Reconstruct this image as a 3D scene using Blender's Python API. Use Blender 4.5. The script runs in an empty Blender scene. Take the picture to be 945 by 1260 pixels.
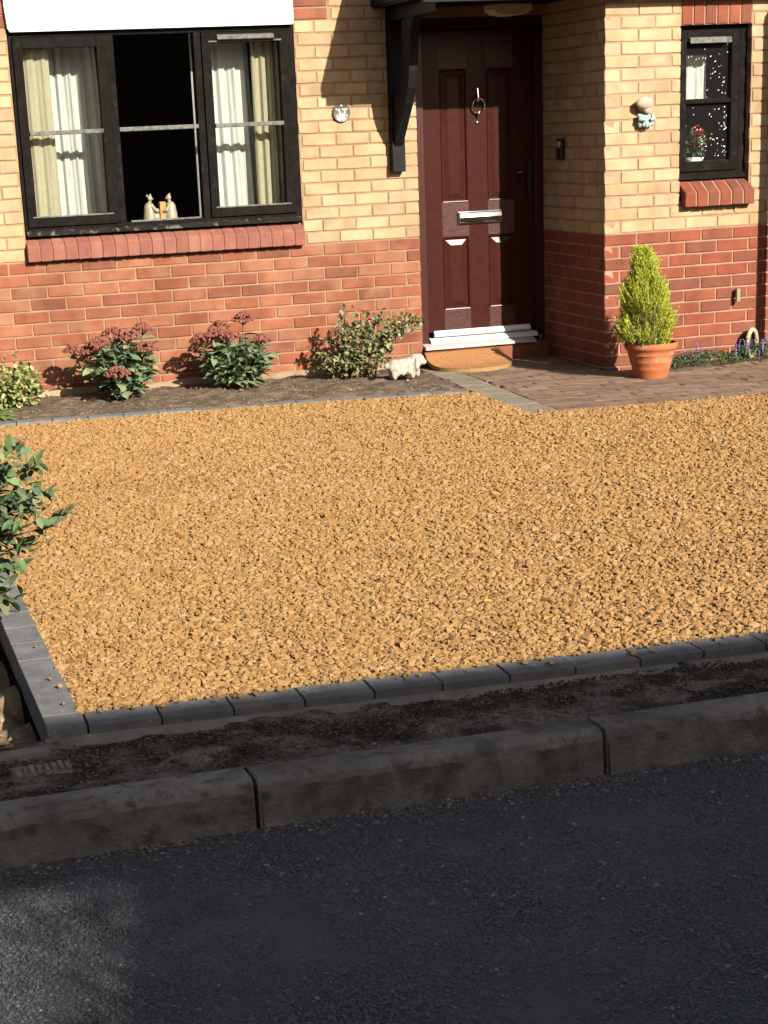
import bpy, bmesh, math, random
import numpy as np
from mathutils import Vector, Matrix, Euler, noise as mnoise
rnd = random.Random(7)
NR = np.random.RandomState(11)
SC = bpy.context.scene
COL = SC.collection
PI = math.pi

# ------------------------------------------------------------------ camera
cam = bpy.data.cameras.new('camera')
cam.sensor_fit = 'AUTO'; cam.sensor_width = 36.0
cam.lens = 2219.14 / 1260 * 36.0
cam.shift_x = (472.5 - 420.0) / 1260
cam.shift_y = (866.75 - 630.0) / 1260
cam.clip_start = 0.05; cam.clip_end = 500
camo = bpy.data.objects.new('camera', cam); COL.objects.link(camo)
camo.location = (-4.1071, -11.4736, 1.5313)
camo.rotation_euler = (1.261229, 0.0429336, -0.3039247)
SC.camera = camo

# ------------------------------------------------------------------ light
SUN = Vector((0.32, -1.0, 0.545)).normalized()
w = bpy.data.worlds.new('World'); SC.world = w; w.use_nodes = True
nt = w.node_tree
sky = nt.nodes.new('ShaderNodeTexSky'); sky.sky_type = 'NISHITA'; sky.sun_disc = False; sky.dust_density = 3.0; sky.ozone_density = 0.4; sky.air_density = 0.8
sky.sun_elevation = math.asin(SUN.z); sky.sun_rotation = math.atan2(SUN.x, SUN.y)
bg = nt.nodes['Background']; bg.inputs[1].default_value = 0.05
nt.links.new(sky.outputs[0], bg.inputs[0])
sl = bpy.data.lights.new('sun', 'SUN'); sl.energy = 5.0; sl.angle = math.radians(0.53); sl.color = (1.0, 0.93, 0.82)
so = bpy.data.objects.new('sun', sl); COL.objects.link(so)
so.rotation_euler = SUN.to_track_quat('Z', 'Y').to_euler(); so.location = (3, -9, 8)
SC.view_settings.view_transform = 'Standard'; SC.view_settings.look = 'None'
SC.view_settings.exposure = 1.5; SC.view_settings.gamma = 1.0

# ------------------------------------------------------------------ helpers
WL = {}
def wl(o): return WL[o.name] if o is not None else Vector((0, 0, 0))
def tag(o, label=None, cat=None, group=None, kind=None):
    if label: o['label'] = label
    if cat: o['category'] = cat
    if group: o['group'] = group
    if kind: o['kind'] = kind
    return o
def empty(name, loc, label=None, cat=None, group=None, kind=None, parent=None):
    o = bpy.data.objects.new(name, None); COL.objects.link(o)
    o.empty_display_size = 0.1
    loc = Vector(loc); o.location = loc - wl(parent); o.parent = parent
    WL[o.name] = loc
    return tag(o, label, cat, group, kind)
def link(name, me, parent=None, loc=(0, 0, 0), rot=None, scale=None):
    o = bpy.data.objects.new(name, me); COL.objects.link(o)
    loc = Vector(loc); o.parent = parent; o.location = loc - wl(parent)
    if rot is not None: o.rotation_euler = rot
    if scale is not None: o.scale = scale
    WL[o.name] = loc
    return o

class MB:
    """collects world-space geometry for ONE mesh object"""
    def __init__(s): s.v = []; s.f = []
    def add(s, vs, fs):
        n = len(s.v); s.v += [tuple(v) for v in vs]; s.f += [tuple(i + n for i in f) for f in fs]; return s
    def box(s, x0, x1, y0, y1, z0, z1):
        return s.add([(x0,y0,z0),(x1,y0,z0),(x1,y1,z0),(x0,y1,z0),(x0,y0,z1),(x1,y0,z1),(x1,y1,z1),(x0,y1,z1)],
                     [(0,3,2,1),(4,5,6,7),(0,1,5,4),(1,2,6,5),(2,3,7,6),(3,0,4,7)])
    def prism(s, prof, axis, a, b):
        """profile of 2D points extruded along axis from a to b (x: prof is (y,z); y: (x,z); z: (x,y))"""
        n = len(prof)
        def pt(p, t): return {'x': (t, p[0], p[1]), 'y': (p[0], t, p[1]), 'z': (p[0], p[1], t)}[axis]
        vs = [pt(p, a) for p in prof] + [pt(p, b) for p in prof]
        fs = [tuple(range(n))[::-1], tuple(range(n, 2*n))] + [(i, (i+1) % n, n+(i+1) % n, n+i) for i in range(n)]
        return s.add(vs, fs)
    def lathe(s, prof, c, seg=24, axis='z', cap=True):
        vs = []; n = len(prof)
        for r, h in prof:
            for k in range(seg):
                a = 2*PI*k/seg
                if axis == 'z': vs.append((c[0]+r*math.cos(a), c[1]+r*math.sin(a), c[2]+h))
                elif axis == 'y': vs.append((c[0]+r*math.cos(a), c[1]+h, c[2]+r*math.sin(a)))
                else: vs.append((c[0]+h, c[1]+r*math.cos(a), c[2]+r*math.sin(a)))
        fs = [(i*seg+k, i*seg+(k+1) % seg, (i+1)*seg+(k+1) % seg, (i+1)*seg+k) for i in range(n-1) for k in range(seg)]
        if cap: fs += [tuple(range(seg))[::-1], tuple(range((n-1)*seg, n*seg))]
        return s.add(vs, fs)
    def tube(s, pts, r, seg=8, cap=True):
        pts = [Vector(p) for p in pts]; rs = r if isinstance(r, (list, tuple)) else [r]*len(pts)
        vs = []; up = Vector((0.13, 0.21, 0.97))
        for i, p in enumerate(pts):
            t = (pts[min(i+1, len(pts)-1)] - pts[max(i-1, 0)]).normalized()
            u = t.cross(up)
            if u.length < 1e-3: u = t.cross(Vector((1, 0, 0)))
            u.normalize(); v = t.cross(u)
            for k in range(seg):
                a = 2*PI*k/seg; vs.append(p + (u*math.cos(a) + v*math.sin(a))*rs[i])
        n = len(pts)
        fs = [(i*seg+k, i*seg+(k+1) % seg, (i+1)*seg+(k+1) % seg, (i+1)*seg+k) for i in range(n-1) for k in range(seg)]
        if cap: fs += [tuple(range(seg))[::-1], tuple(range((n-1)*seg, n*seg))]
        return s.add(vs, fs)
    def ball(s, c, r, sub=2, jit=0.0, sc=(1, 1, 1)):
        bm = bmesh.new(); bmesh.ops.create_icosphere(bm, subdivisions=sub, radius=1)
        vs = []
        for v in bm.verts:
            k = 1 + rnd.uniform(-jit, jit)
            vs.append((c[0]+v.co.x*r*sc[0]*k, c[1]+v.co.y*r*sc[1]*k, c[2]+v.co.z*r*sc[2]*k))
        fs = [tuple(v.index for v in f.verts) for f in bm.faces]; bm.free()
        return s.add(vs, fs)
    def mesh(s, name, m, smooth=False, bevel=0.0, origin=None, segs=2):
        vs = np.array(s.v, float)
        c = (vs.min(0)+vs.max(0))/2 if origin is None else np.array(origin, float)
        me = bpy.data.meshes.new(name)
        me.from_pydata((vs-c).tolist(), [], s.f)
        bm = bmesh.new(); bm.from_mesh(me)
        bmesh.ops.recalc_face_normals(bm, faces=bm.faces)
        if bevel > 0:
            es = [e for e in bm.edges if len(e.link_faces) == 2 and e.calc_face_angle(0) > 0.5]
            bmesh.ops.bevel(bm, geom=es, offset=bevel, segments=segs, profile=0.5, affect='EDGES', clamp_overlap=True)
        bm.to_mesh(me); bm.free()
        if smooth:
            me.polygons.foreach_set('use_smooth', [True]*len(me.polygons))
        if m is not None: me.materials.append(m)
        return me, Vector(c)
    def build(s, name, m, parent=None, smooth=False, bevel=0.0, origin=None, segs=2):
        me, c = s.mesh(name, m, smooth, bevel, origin, segs)
        if smooth and bevel == 0:
            try: me.set_sharp_from_angle(angle=math.radians(40))
            except Exception: pass
        return link(name, me, parent, c)

# ------------------------------------------------------------------ materials
def mat(name, cols, rough=0.85, nscale=6.0, namt=0.15, bump=0.0, bscale=80.0, spec=0.3, metal=0.0, speck=None, inst=None, blot=None, coat=0.0, weather=0.0, bdist=0.004):
    """cols: one colour or a list the single pieces pick from at random"""
    K = 1.0 if metal > .9 or name in ('white_panel_paint',) else .625
    dim = lambda c: tuple(v*K for v in c)
    cols = [dim(c) for c in cols] if isinstance(cols[0], (tuple, list)) else dim(cols)
    m = bpy.data.materials.new(name); m.use_nodes = True
    t = m.node_tree; N = t.nodes; L = t.links.new; b = N['Principled BSDF']
    b.inputs['Roughness'].default_value = rough; b.inputs['Metallic'].default_value = metal
    b.inputs['Specular IOR Level'].default_value = spec
    b.inputs['Coat Weight'].default_value = coat
    oi = N.new('ShaderNodeObjectInfo'); geo = N.new('ShaderNodeNewGeometry'); tc = N.new('ShaderNodeTexCoord')
    ad = N.new('ShaderNodeMath'); ad.operation = 'ADD'; L(oi.outputs['Random'], ad.inputs[0]); L(geo.outputs['Random Per Island'], ad.inputs[1])
    fr = N.new('ShaderNodeMath'); fr.operation = 'FRACT'; L(ad.outputs[0], fr.inputs[0])
    rv = fr.outputs[0]
    if inst:
        at = N.new('ShaderNodeAttribute'); at.attribute_type = 'INSTANCER'; at.attribute_name = inst; rv = at.outputs['Fac']
    off = N.new('ShaderNodeVectorMath'); off.operation = 'SCALE'; L(rv, off.inputs['Scale']); off.inputs[0].default_value = (37.0, 51.0, 23.0)
    vec = N.new('ShaderNodeVectorMath'); vec.operation = 'ADD'; L(tc.outputs['Object'], vec.inputs[0]); L(off.outputs[0], vec.inputs[1])
    if isinstance(cols[0], (tuple, list)):
        rp = N.new('ShaderNodeValToRGB'); el = rp.color_ramp.elements
        n = len(cols)
        while len(el) < n: el.new(0.5)
        for i, c in enumerate(cols): el[i].position = i/(n-1) if inst else i/n; el[i].color = (*c, 1)
        rp.color_ramp.interpolation = 'LINEAR'
        L(rv, rp.inputs[0]); c_out = rp.outputs[0]
    else:
        rg = N.new('ShaderNodeRGB'); rg.outputs[0].default_value = (*cols, 1); c_out = rg.outputs[0]
    nz = N.new('ShaderNodeTexNoise'); nz.inputs['Scale'].default_value = nscale; nz.inputs['Detail'].default_value = 5; L(vec.outputs[0], nz.inputs['Vector'])
    mr = N.new('ShaderNodeMapRange'); mr.inputs['From Min'].default_value = 0.3; mr.inputs['From Max'].default_value = 0.7
    mr.inputs['To Min'].default_value = 1-namt; mr.inputs['To Max'].default_value = 1+namt; L(nz.outputs[0], mr.inputs['Value'])
    sc = N.new('ShaderNodeVectorMath'); sc.operation = 'SCALE'; L(c_out, sc.inputs[0]); L(mr.outputs[0], sc.inputs['Scale'])
    cur = sc.outputs[0]
    def mixin(cur, colr, scale, lo, hi, amt, detail=3):
        n2 = N.new('ShaderNodeTexNoise'); n2.inputs['Scale'].default_value = scale; n2.inputs['Detail'].default_value = detail; L(vec.outputs[0], n2.inputs['Vector'])
        m2 = N.new('ShaderNodeMapRange'); m2.inputs['From Min'].default_value = lo; m2.inputs['From Max'].default_value = hi; m2.inputs['To Max'].default_value = amt; L(n2.outputs[0], m2.inputs['Value'])
        mx = N.new('ShaderNodeMix'); mx.data_type = 'RGBA'; L(m2.outputs[0], mx.inputs[0]); L(cur, mx.inputs[6]); mx.inputs[7].default_value = (*dim(colr), 1)
        return mx.outputs[2]
    if speck: cur = mixin(cur, speck[0], speck[1], speck[2], speck[2]+0.06, speck[3])
    if blot:
        for bl in (blot if isinstance(blot, list) else [blot]): cur = mixin(cur, bl[0], bl[1], bl[2], bl[3], bl[4], 6)
    if weather:
        mp = N.new('ShaderNodeMapping'); mp.inputs['Scale'].default_value = (1.6, 1.6, .8); L(geo.outputs['Position'], mp.inputs['Vector'])
        n4 = N.new('ShaderNodeTexNoise'); n4.inputs['Scale'].default_value = 1.7; n4.inputs['Detail'].default_value = 7; n4.inputs['Roughness'].default_value = .65; L(mp.outputs[0], n4.inputs['Vector'])
        m4 = N.new('ShaderNodeMapRange'); m4.inputs['From Min'].default_value = .32; m4.inputs['From Max'].default_value = .68; m4.inputs['To Min'].default_value = 1-weather; m4.inputs['To Max'].default_value = 1+weather; L(n4.outputs[0], m4.inputs['Value'])
        s4 = N.new('ShaderNodeVectorMath'); s4.operation = 'SCALE'; L(cur, s4.inputs[0]); L(m4.outputs[0], s4.inputs['Scale']); cur = s4.outputs[0]
    L(cur, b.inputs['Base Color'])
    if bump > 0:
        n3 = N.new('ShaderNodeTexNoise'); n3.inputs['Scale'].default_value = bscale; n3.inputs['Detail'].default_value = 4; L(vec.outputs[0], n3.inputs['Vector'])
        bp = N.new('ShaderNodeBump'); bp.inputs['Strength'].default_value = bump; bp.inputs['Distance'].default_value = bdist; L(n3.outputs[0], bp.inputs['Height']); L(bp.outputs[0], b.inputs['Normal'])
    return m
def glass_mat(name, bump=0.0, milky=0.0, tint=(0.95, 0.95, 0.94)):
    m = bpy.data.materials.new(name); m.use_nodes = True; t = m.node_tree; N = t.nodes; L = t.links.new
    N.remove(N['Principled BSDF'])
    tr = N.new('ShaderNodeBsdfTransparent'); tr.inputs[0].default_value = (*tint, 1)
    gl = N.new('ShaderNodeBsdfGlossy'); gl.inputs['Roughness'].default_value = 0.02 if bump == 0 else 0.08
    fr = N.new('ShaderNodeFresnel'); fr.inputs[0].default_value = 1.5
    mx = N.new('ShaderNodeMixShader'); L(fr.outputs[0], mx.inputs[0]); L(tr.outputs[0], mx.inputs[1]); L(gl.outputs[0], mx.inputs[2])
    L(mx.outputs[0], N['Material Output'].inputs[0])
    if milky:
        df = N.new('ShaderNodeBsdfDiffuse'); df.inputs[0].default_value = (.8,.8,.78,1); m2 = N.new('ShaderNodeMixShader'); m2.inputs[0].default_value = milky
        L(mx.outputs[0], m2.inputs[1]); L(df.outputs[0], m2.inputs[2]); L(m2.outputs[0], N['Material Output'].inputs[0])
    if bump:
        v = N.new('ShaderNodeTexVoronoi'); v.inputs['Scale'].default_value = 45
        tc = N.new('ShaderNodeTexCoord'); L(tc.outputs['Object'], v.inputs['Vector'])
        bp = N.new('ShaderNodeBump'); bp.inputs['Strength'].default_value = bump; bp.inputs['Distance'].default_value = 0.01
        L(v.outputs[0], bp.inputs['Height']); L(bp.outputs[0], gl.inputs['Normal'])
    return m

M = {}
def sc_(cols, k=.68): return [tuple(v*k for v in c) for c in cols]
M['yellow'] = mat('yellow_brick', [(.41,.285,.155),(.44,.32,.18),(.385,.25,.135),(.45,.34,.20),(.41,.275,.155),(.35,.245,.14),(.44,.31,.175)], .9, 9, .16, .5, 160, .15, blot=[((.47,.37,.245), 5, .52, .68, .6), ((.29,.19,.10), 7, .60, .76, .5)], weather=.14)
M['red_old'] = mat('faded_red_brick', sc_([(.46,.155,.080),(.40,.130,.070),(.50,.188,.102),(.36,.125,.078),(.52,.21,.118),(.47,.165,.088),(.33,.12,.076)],.56), .9, 10, .18, .5, 160, .15, blot=[((.33,.175,.10), 4, .50, .70, .65), ((.17,.07,.045), 9, .60, .75, .45)], weather=.16)
M['red'] = mat('red_brick', sc_([(.40,.112,.060),(.36,.098,.055),(.42,.130,.070),(.27,.098,.062),(.39,.112,.058),(.31,.10,.060)],.61), .88, 10, .16, .5, 160, .18, blot=((.16,.06,.04), 8, .55, .75, .6), weather=.16)
M['sillbrick'] = mat('sill_brick', sc_([(.34,.125,.09),(.38,.15,.105),(.31,.115,.088),(.36,.135,.095)],.72), .88, 10, .14, .4, 160, .18, blot=((.33,.175,.12), 5, .52, .72, .5))
M['mortar'] = mat('mortar', (.33,.205,.12), .95, 12, .15, .6, 120, .05, blot=((.28,.165,.095), 3, .5, .7, .6), weather=.16)
M['mortar_pale'] = mat('pale_mortar', (.37,.215,.145), .95, 12, .12, .6, 120, .05, weather=.14)
M['sillmortar'] = mat('sill_mortar', (.26,.125,.085), .95, 12, .15, .6, 120, .05)
M['plinth'] = mat('cement_plinth', (.31,.225,.145), .95, 8, .22, .7, 60, .05)
M['timber'] = mat('dark_stained_timber', (.0120,.0100,.0088), .8, 14, .3, .3, 90, .03, blot=((.04,.034,.030), 22, .60, .75, .5))
M['weathered'] = mat('weathered_bar_top', (.135,.13,.122), .75, 40, .35, .4, 120, .3, blot=((.05,.045,.04), 30, .5, .68, .8))
M['scuffed'] = mat('scuffed_dark_timber', (.018,.016,.014), .8, 14, .3, .4, 90, .05, blot=((.20,.19,.175), 26, .56, .70, .7))
M['black'] = mat('black_painted_timber', (.009,.0085,.008), .6, 10, .2, .2, 80, .12)
M['white'] = mat('white_panel_paint', (.80,.80,.79), .55, 3, .04, 0, 80, .4, weather=.02)
M['maroon'] = mat('dark_maroon_door', (.044,.0120,.0092), .27, 22, .12, .25, 120, .13, bdist=.0008)
M['maroon_frame'] = mat('maroon_frame', (.050,.0140,.0108), .3, 10, .1, 0.1, 80, .3)
M['rail'] = mat('door_rail_grain', (.062,.020,.017), .42, 30, .25, .8, 60, .24, bdist=.002)
M['chrome'] = mat('chrome', (.75,.76,.76), .12, 5, .03, 0, 80, .5, metal=1.0)
M['alu'] = mat('white_bar', (.78,.77,.74), .35, 5, .04, 0, 80, .5)
M['sillgrey'] = mat('grey_sill', (.46,.43,.40), .5, 8, .12, 0, 80, .4)
M['net'] = mat('white_net_fabric', (.60,.62,.58), .9, 30, .04, 0, 80, .1)
M['drape'] = mat('pale_yellow_fabric', (.40,.385,.265), .9, 30, .06, 0, 80, .1)
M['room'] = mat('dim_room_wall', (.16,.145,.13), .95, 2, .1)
M['glass'] = glass_mat('window_glass')
M['obscure'] = glass_mat('patterned_glass', milky=.004)
M['cream_pot'] = mat('cream_glaze', (.40,.36,.26), .45, 20, .15, 0, 80, .5)
M['orange_box'] = mat('tan_box', (.55,.33,.12), .7, 20, .1)
M['terracotta'] = mat('terracotta', (.46,.135,.05), .8, 10, .14, .3, 120, .25, blot=[((.58,.33,.21), 7, .54, .72, .6), ((.25,.085,.045), 5, .56, .72, .5)])
M['compost'] = mat('compost', (.035,.024,.016), .98, 20, .4, 1, 60, .05)
M['soil'] = mat('border_soil', (.155,.115,.08), .97, 14, .4, .9, 70, .05, speck=((.42,.34,.25), 55, .66, .8), blot=((.085,.06,.042), 5, .5, .68, .6), bdist=.01)
M['soil_pale'] = mat('pale_clay_soil', (.26,.19,.11), .97, 16, .4, .9, 50, .05, blot=((.13,.09,.05), 7, .52, .66, .7), bdist=.012)
M['edging'] = mat('charcoal_block', [(.170,.173,.176),(.150,.153,.157),(.185,.187,.188),(.160,.163,.167)], .88, 14, .2, .8, 160, .12, speck=((.42,.40,.37), 55, .66, .6), blot=[((.24,.23,.21), 8, .52, .66, .6), ((.10,.095,.085), 12, .58, .70, .5)], weather=.14)
M['haunch'] = mat('concrete_haunch', (.25,.22,.18), .95, 14, .25, .9, 60, .1)
M['kerb'] = mat('kerb_concrete', [(.29,.265,.235),(.265,.245,.215),(.315,.285,.25)], .95, 9, .25, 1, 110, .08, speck=((.48,.43,.36), 130, .64, .6), blot=[((.085,.078,.068), 30, .54, .68, .75), ((.10,.09,.078), 9, .48, .66, .8), ((.12,.108,.092), 2.5, .46, .66, .7)], bdist=.006, weather=.18)
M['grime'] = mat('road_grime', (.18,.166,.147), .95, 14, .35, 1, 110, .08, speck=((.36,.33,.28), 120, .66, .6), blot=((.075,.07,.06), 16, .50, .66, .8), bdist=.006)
M['verge'] = mat('mossy_footway', (.215,.18,.145), .97, 18, .45, 1, 110, .05, speck=((.40,.35,.28), 85, .64, .6), blot=[((.30,.25,.21), 4, .54, .66, .7), ((.045,.04,.025), 6, .47, .57, .92), ((.10,.075,.03), 11, .56, .68, .7), ((.04,.034,.022), 28, .55, .66, .7)], bdist=.014)
M['asphalt'] = mat('asphalt_binder', (.092,.093,.096), .9, 10, .25, 1, 180, .3, blot=((.126,.125,.124), 2.2, .48, .7, .6), bdist=.006, weather=.15)
M['chip'] = mat('asphalt_chipping', [(.070,.070,.072),(.092,.092,.094),(.101,.101,.103),(.113,.112,.112),(.136,.134,.13),(.34,.33,.31)], .6, 60, .2, 0, 80, .4, inst='col')
M['gravel'] = mat('golden_gravel', sc_([(.31,.158,.060),(.47,.245,.082),(.54,.308,.114),(.58,.348,.140),(.53,.288,.100),(.58,.358,.146),(.63,.43,.205)],.605), .82, 70, .22, 0, 80, .2, inst='col')
M['fines'] = mat('gravel_fines', (.24,.13,.05), .95, 40, .3, 1, 90, .05)
M['block'] = mat('brindle_paving', sc_([(.27,.175,.125),(.31,.205,.15),(.24,.16,.12),(.29,.18,.125),(.33,.23,.17)],.75), .9, 16, .2, .5, 140, .12, blot=((.15,.105,.08), 5, .5, .7, .5), weather=.14)
M['block_buff'] = mat('grey_buff_paving', sc_([(.30,.25,.19),(.28,.235,.185),(.32,.265,.20)],.8), .9, 16, .18, .5, 140, .12)
M['sand'] = mat('joint_sand', (.12,.085,.06), .98, 30, .3, .8, 90, .05)
M['mat'] = mat('coir', (.49,.24,.105), .98, 90, .35, 1, 300, .02, bdist=.006)
M['mat_edge'] = mat('coir_edge', (.36,.22,.095), .98, 90, .3, 1, 300, .02)
M['stone_white'] = mat('white_stone', (.42,.37,.30), .9, 30, .3, .9, 120, .15, blot=((.40,.34,.27), 12, .58, .74, .6))
M['cher_hat'] = mat('beige_stone', (.46,.35,.27), .85, 16, .15, .4, 90, .2)
M['cher_teal'] = mat('pale_teal_stone', (.30,.42,.38), .85, 16, .2, .4, 90, .2)
M['pewter'] = mat('pewter', (.20,.19,.17), .4, 10, .2, .2, 90, .5, metal=.6)
M['bell'] = mat('black_plastic', (.015,.015,.016), .3, 5, .1, 0, 80, .5)
M['lens'] = mat('grey_lens', (.30,.32,.32), .2, 5, .05, 0, 80, .5)
M['lamp'] = mat('cream_lamp_glass', (.62,.54,.38), .5, 5, .05, 0, 80, .4)
M['pipe'] = mat('maroon_pipe', (.12,.045,.045), .45, 6, .12, 0, 80, .4)
M['beige_pl'] = mat('beige_plastic', (.24,.20,.13), .6, 6, .12, 0, 80, .4)
M['leaf'] = mat('shrub_leaf', [(.075,.145,.045),(.10,.18,.06),(.09,.15,.06),(.13,.21,.075),(.105,.145,.085),(.15,.17,.08),(.06,.11,.05)], .6, 30, .3, .3, 60, .25)
M['sed_leaf'] = mat('sedum_leaf', [(.14,.22,.11),(.18,.25,.13),(.11,.18,.085),(.22,.28,.13)], .6, 20, .15, 0, 60, .3)
M['sed_flower'] = mat('sedum_flower', [(.19,.062,.050),(.23,.080,.062),(.15,.048,.040),(.25,.095,.07)], .9, 50, .3, 0, 60, .1)
M['stem'] = mat('green_brown_stem', (.10,.085,.04), .8, 20, .2)
M['rose_leaf'] = mat('rose_leaf', [(.12,.16,.05),(.18,.20,.08),(.09,.15,.045),(.22,.20,.095),(.28,.27,.14),(.20,.13,.07)], .6, 30, .2, 0, 60, .35)
M['varieg'] = mat('variegated_leaf', [(.30,.31,.095),(.38,.36,.13),(.24,.28,.08),(.10,.20,.045),(.42,.38,.16)], .6, 30, .2, 0, 60, .3)
M['grassy'] = mat('strap_leaf', [(.10,.22,.04),(.13,.26,.05)], .5, 30, .15)
M['conifer'] = mat('golden_conifer', [(.36,.41,.040),(.50,.54,.055),(.24,.30,.035),(.60,.62,.08),(.42,.47,.05)], .7, 30, .2, 0, 60, .2)
M['conifer_dry'] = mat('dry_conifer', (.16,.12,.05), .9, 30, .2)
M['camp_leaf'] = mat('small_green_leaf', [(.055,.10,.03),(.08,.13,.04),(.045,.08,.025)], .6, 30, .2)
M['camp_flower'] = mat('purple_flower', [(.20,.13,.48),(.28,.20,.55),(.35,.25,.50)], .7, 30, .1)
M['red_flower'] = mat('red_petal', [(.55,.018,.03),(.45,.012,.022),(.62,.03,.05)], .6, 20, .1)
M['white_flower'] = mat('pale_flower', (.7,.55,.42), .7, 20, .1)
M['bud'] = mat('red_bud', (.20,.05,.05), .6, 20, .2)
M['yellow_leaf'] = mat('fallen_leaf', (.62,.42,.06), .6, 20, .1)
M['roof'] = mat('roof_tile', (.10,.06,.045), .85, 8, .2, .5, 60, .2)
M['shade_wall_mat'] = mat('shade_wall_render', (.20,.15,.11), .9, 5, .15, .4, 60, .1)
M['ring'] = mat('pale_clay', (.48,.36,.26), .9, 14, .2, .5, 90, .15)
M['dark'] = mat('dark_inside', (.02,.018,.016), .95)
M['digit'] = mat('digit_paint', (.50,.48,.40), .6, 10, .1)
M['sparkle'] = mat('painted_sparkle', (.95,.96,.93), .4, 10, .05, 0, 80, .5)  # white that stands in for sun glints on the small window

# ------------------------------------------------------------------ ground, road, kerb, verge
g = MB(); g.add([(-150,-150,-.30),(150,-150,-.30),(150,150,-.30),(-150,150,-.30)], [(0,1,2,3)])
tag(g.build('ground', M['soil']), kind='structure')

def sheet(name, x0, x1, y0, y1, z, nx, ny, amp, fs, m, parent=None, edge=None):
    mb = MB(); vs = []
    for j in range(ny+1):
        for i in range(nx+1):
            x = x0+(x1-x0)*i/nx; y = y0+(y1-y0)*j/ny
            d = amp*(.35 if name == 'footway' and y < -7.2 else 1)*(mnoise.fractal(Vector((x*fs, y*fs, z*9+1.7)), 1.0, 2.0, 4)) if amp else 0
            zz = z + d
            if edge: zz += edge(x, y)
            vs.append((x, y, zz))
    fs_ = [(j*(nx+1)+i, j*(nx+1)+i+1, (j+1)*(nx+1)+i+1, (j+1)*(nx+1)+i) for j in range(ny) for i in range(nx)]
    mb.add(vs, fs_)
    return mb.build(name, m, parent, smooth=True)
ROADZ = -.125
road = tag(sheet('road', -40, 40, -12.9, -7.385, ROADZ, 160, 40, .004, 2.0, M['asphalt']), kind='structure')

def kerb_prof():
    p = [(-7.265,-.28),(-7.265,.0),(-7.352,.0)]
    for k in range(1, 6):
        a = PI/2*k/6; p.append((-7.352-.022*math.sin(a), -.018+.018*math.cos(a)))
    return p + [(-7.377,-.035),(-7.392,-.28)]
kerb = empty('kerb', (-2.6,-7.33,0), kind='structure')
kp = MB().prism(kerb_prof(), 'x', -.4705, .4705); kme, kc = kp.mesh('kerb_stone', M['kerb'], bevel=.006)
for i in range(-8, 12):
    x = -2.165 - .95/2 + i*.95
    link('kerb_stone', kme, kerb, (x, kc.y+rnd.uniform(-.003,.003), kc.z+rnd.uniform(-.003,.003)), (0, 0, rnd.uniform(-.003,.003)))
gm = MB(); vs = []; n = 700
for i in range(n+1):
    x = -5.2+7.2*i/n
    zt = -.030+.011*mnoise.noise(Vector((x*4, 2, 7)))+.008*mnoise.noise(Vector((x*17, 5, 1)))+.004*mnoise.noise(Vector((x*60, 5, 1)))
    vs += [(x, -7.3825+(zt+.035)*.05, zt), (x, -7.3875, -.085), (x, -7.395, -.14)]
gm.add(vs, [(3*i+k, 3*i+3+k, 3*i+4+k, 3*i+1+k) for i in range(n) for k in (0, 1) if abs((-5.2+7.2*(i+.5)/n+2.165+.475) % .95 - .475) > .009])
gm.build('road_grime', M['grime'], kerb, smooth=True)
mb = MB().box(-9.5, 9.5, -7.352, -7.285, -.29, -.03); tag(mb.build('kerb_joint', M['dark'], kerb))

def verge_edge(x, y):
    return -.03*max(0, min(1, (y+7.12)/.25)) - .004*max(0, min(1, (-7.22-y)/.04))
tag(sheet('footway', -6.5, 4.5, -7.268, -6.76, -.004, 760, 36, .017, 8.0, M['verge'], edge=verge_edge), kind='structure')

# loose grit in the channel and on the footway
def chips(name, pts, rad, m, kind='stuff'):
    mb = MB()
    for (x, y, z) in pts:
        r = rad*rnd.uniform(.5, 1.6)
        bmv = [(1,0,0),(-1,0,0),(0,1,0),(0,-1,0),(0,0,1),(0,0,-1)]
        a = rnd.uniform(0, PI); ca, sa = math.cos(a), math.sin(a)
        vs = []
        for v in bmv:
            q = Vector(v)*rnd.uniform(.6, 1.2)*r; q.z *= .6
            q += Vector((rnd.uniform(-.3,.3), rnd.uniform(-.3,.3), 0))*r
            vs.append((x+q.x*ca-q.y*sa, y+q.x*sa+q.y*ca, z+q.z))
        mb.add(vs, [(0,2,4),(2,1,4),(1,3,4),(3,0,4),(2,0,5),(1,2,5),(3,1,5),(0,3,5)])
    return tag(mb.build(name, m), kind=kind)
M['grit'] = mat('loose_grit', [(.22,.19,.15),(.12,.10,.08),(.34,.30,.25),(.08,.07,.06),(.26,.20,.13)], .9, 40, .2)
M['moss'] = mat('moss_clump', [(.05,.048,.022),(.075,.062,.025),(.04,.036,.02),(.09,.06,.028),(.035,.03,.022)], .98, 60, .3)
pts = []
for k in range(8000):
    x = rnd.uniform(-4.2,-.9); y = rnd.uniform(-7.25,-6.86)
    v = mnoise.fractal(Vector((x*3.2, y*6.0, 4.4)), 1.0, 2.0, 3)
    if v < -.02+.25*abs((y+7.0)/.25) - .12: continue
    pts.append((x, y, -.002+verge_edge(x, y)+.004))
tag(chips('moss', pts, .0046, M['moss']), 'dark brown moss clumps growing in patches on the strip behind the kerb', 'moss')
M['silt'] = mat('silt_grit', [(.14,.12,.095),(.20,.17,.135),(.09,.08,.06),(.26,.22,.18),(.12,.09,.06)], .97, 60, .3)
pts = []
for k in range(9000):
    x = rnd.uniform(-4.2,-.8); y = rnd.uniform(-7.26,-6.83)
    pts.append((x, y, -.001+verge_edge(x, y)+.013*mnoise.fractal(Vector((x*8.0, y*8.0, -.004*9+1.7)), 1.0, 2.0, 4)))
tag(chips('silt', pts, .0034, M['silt']), 'brown silt and fine grit lying over the worn strip behind the kerb', 'grit')
pts = []
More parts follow.
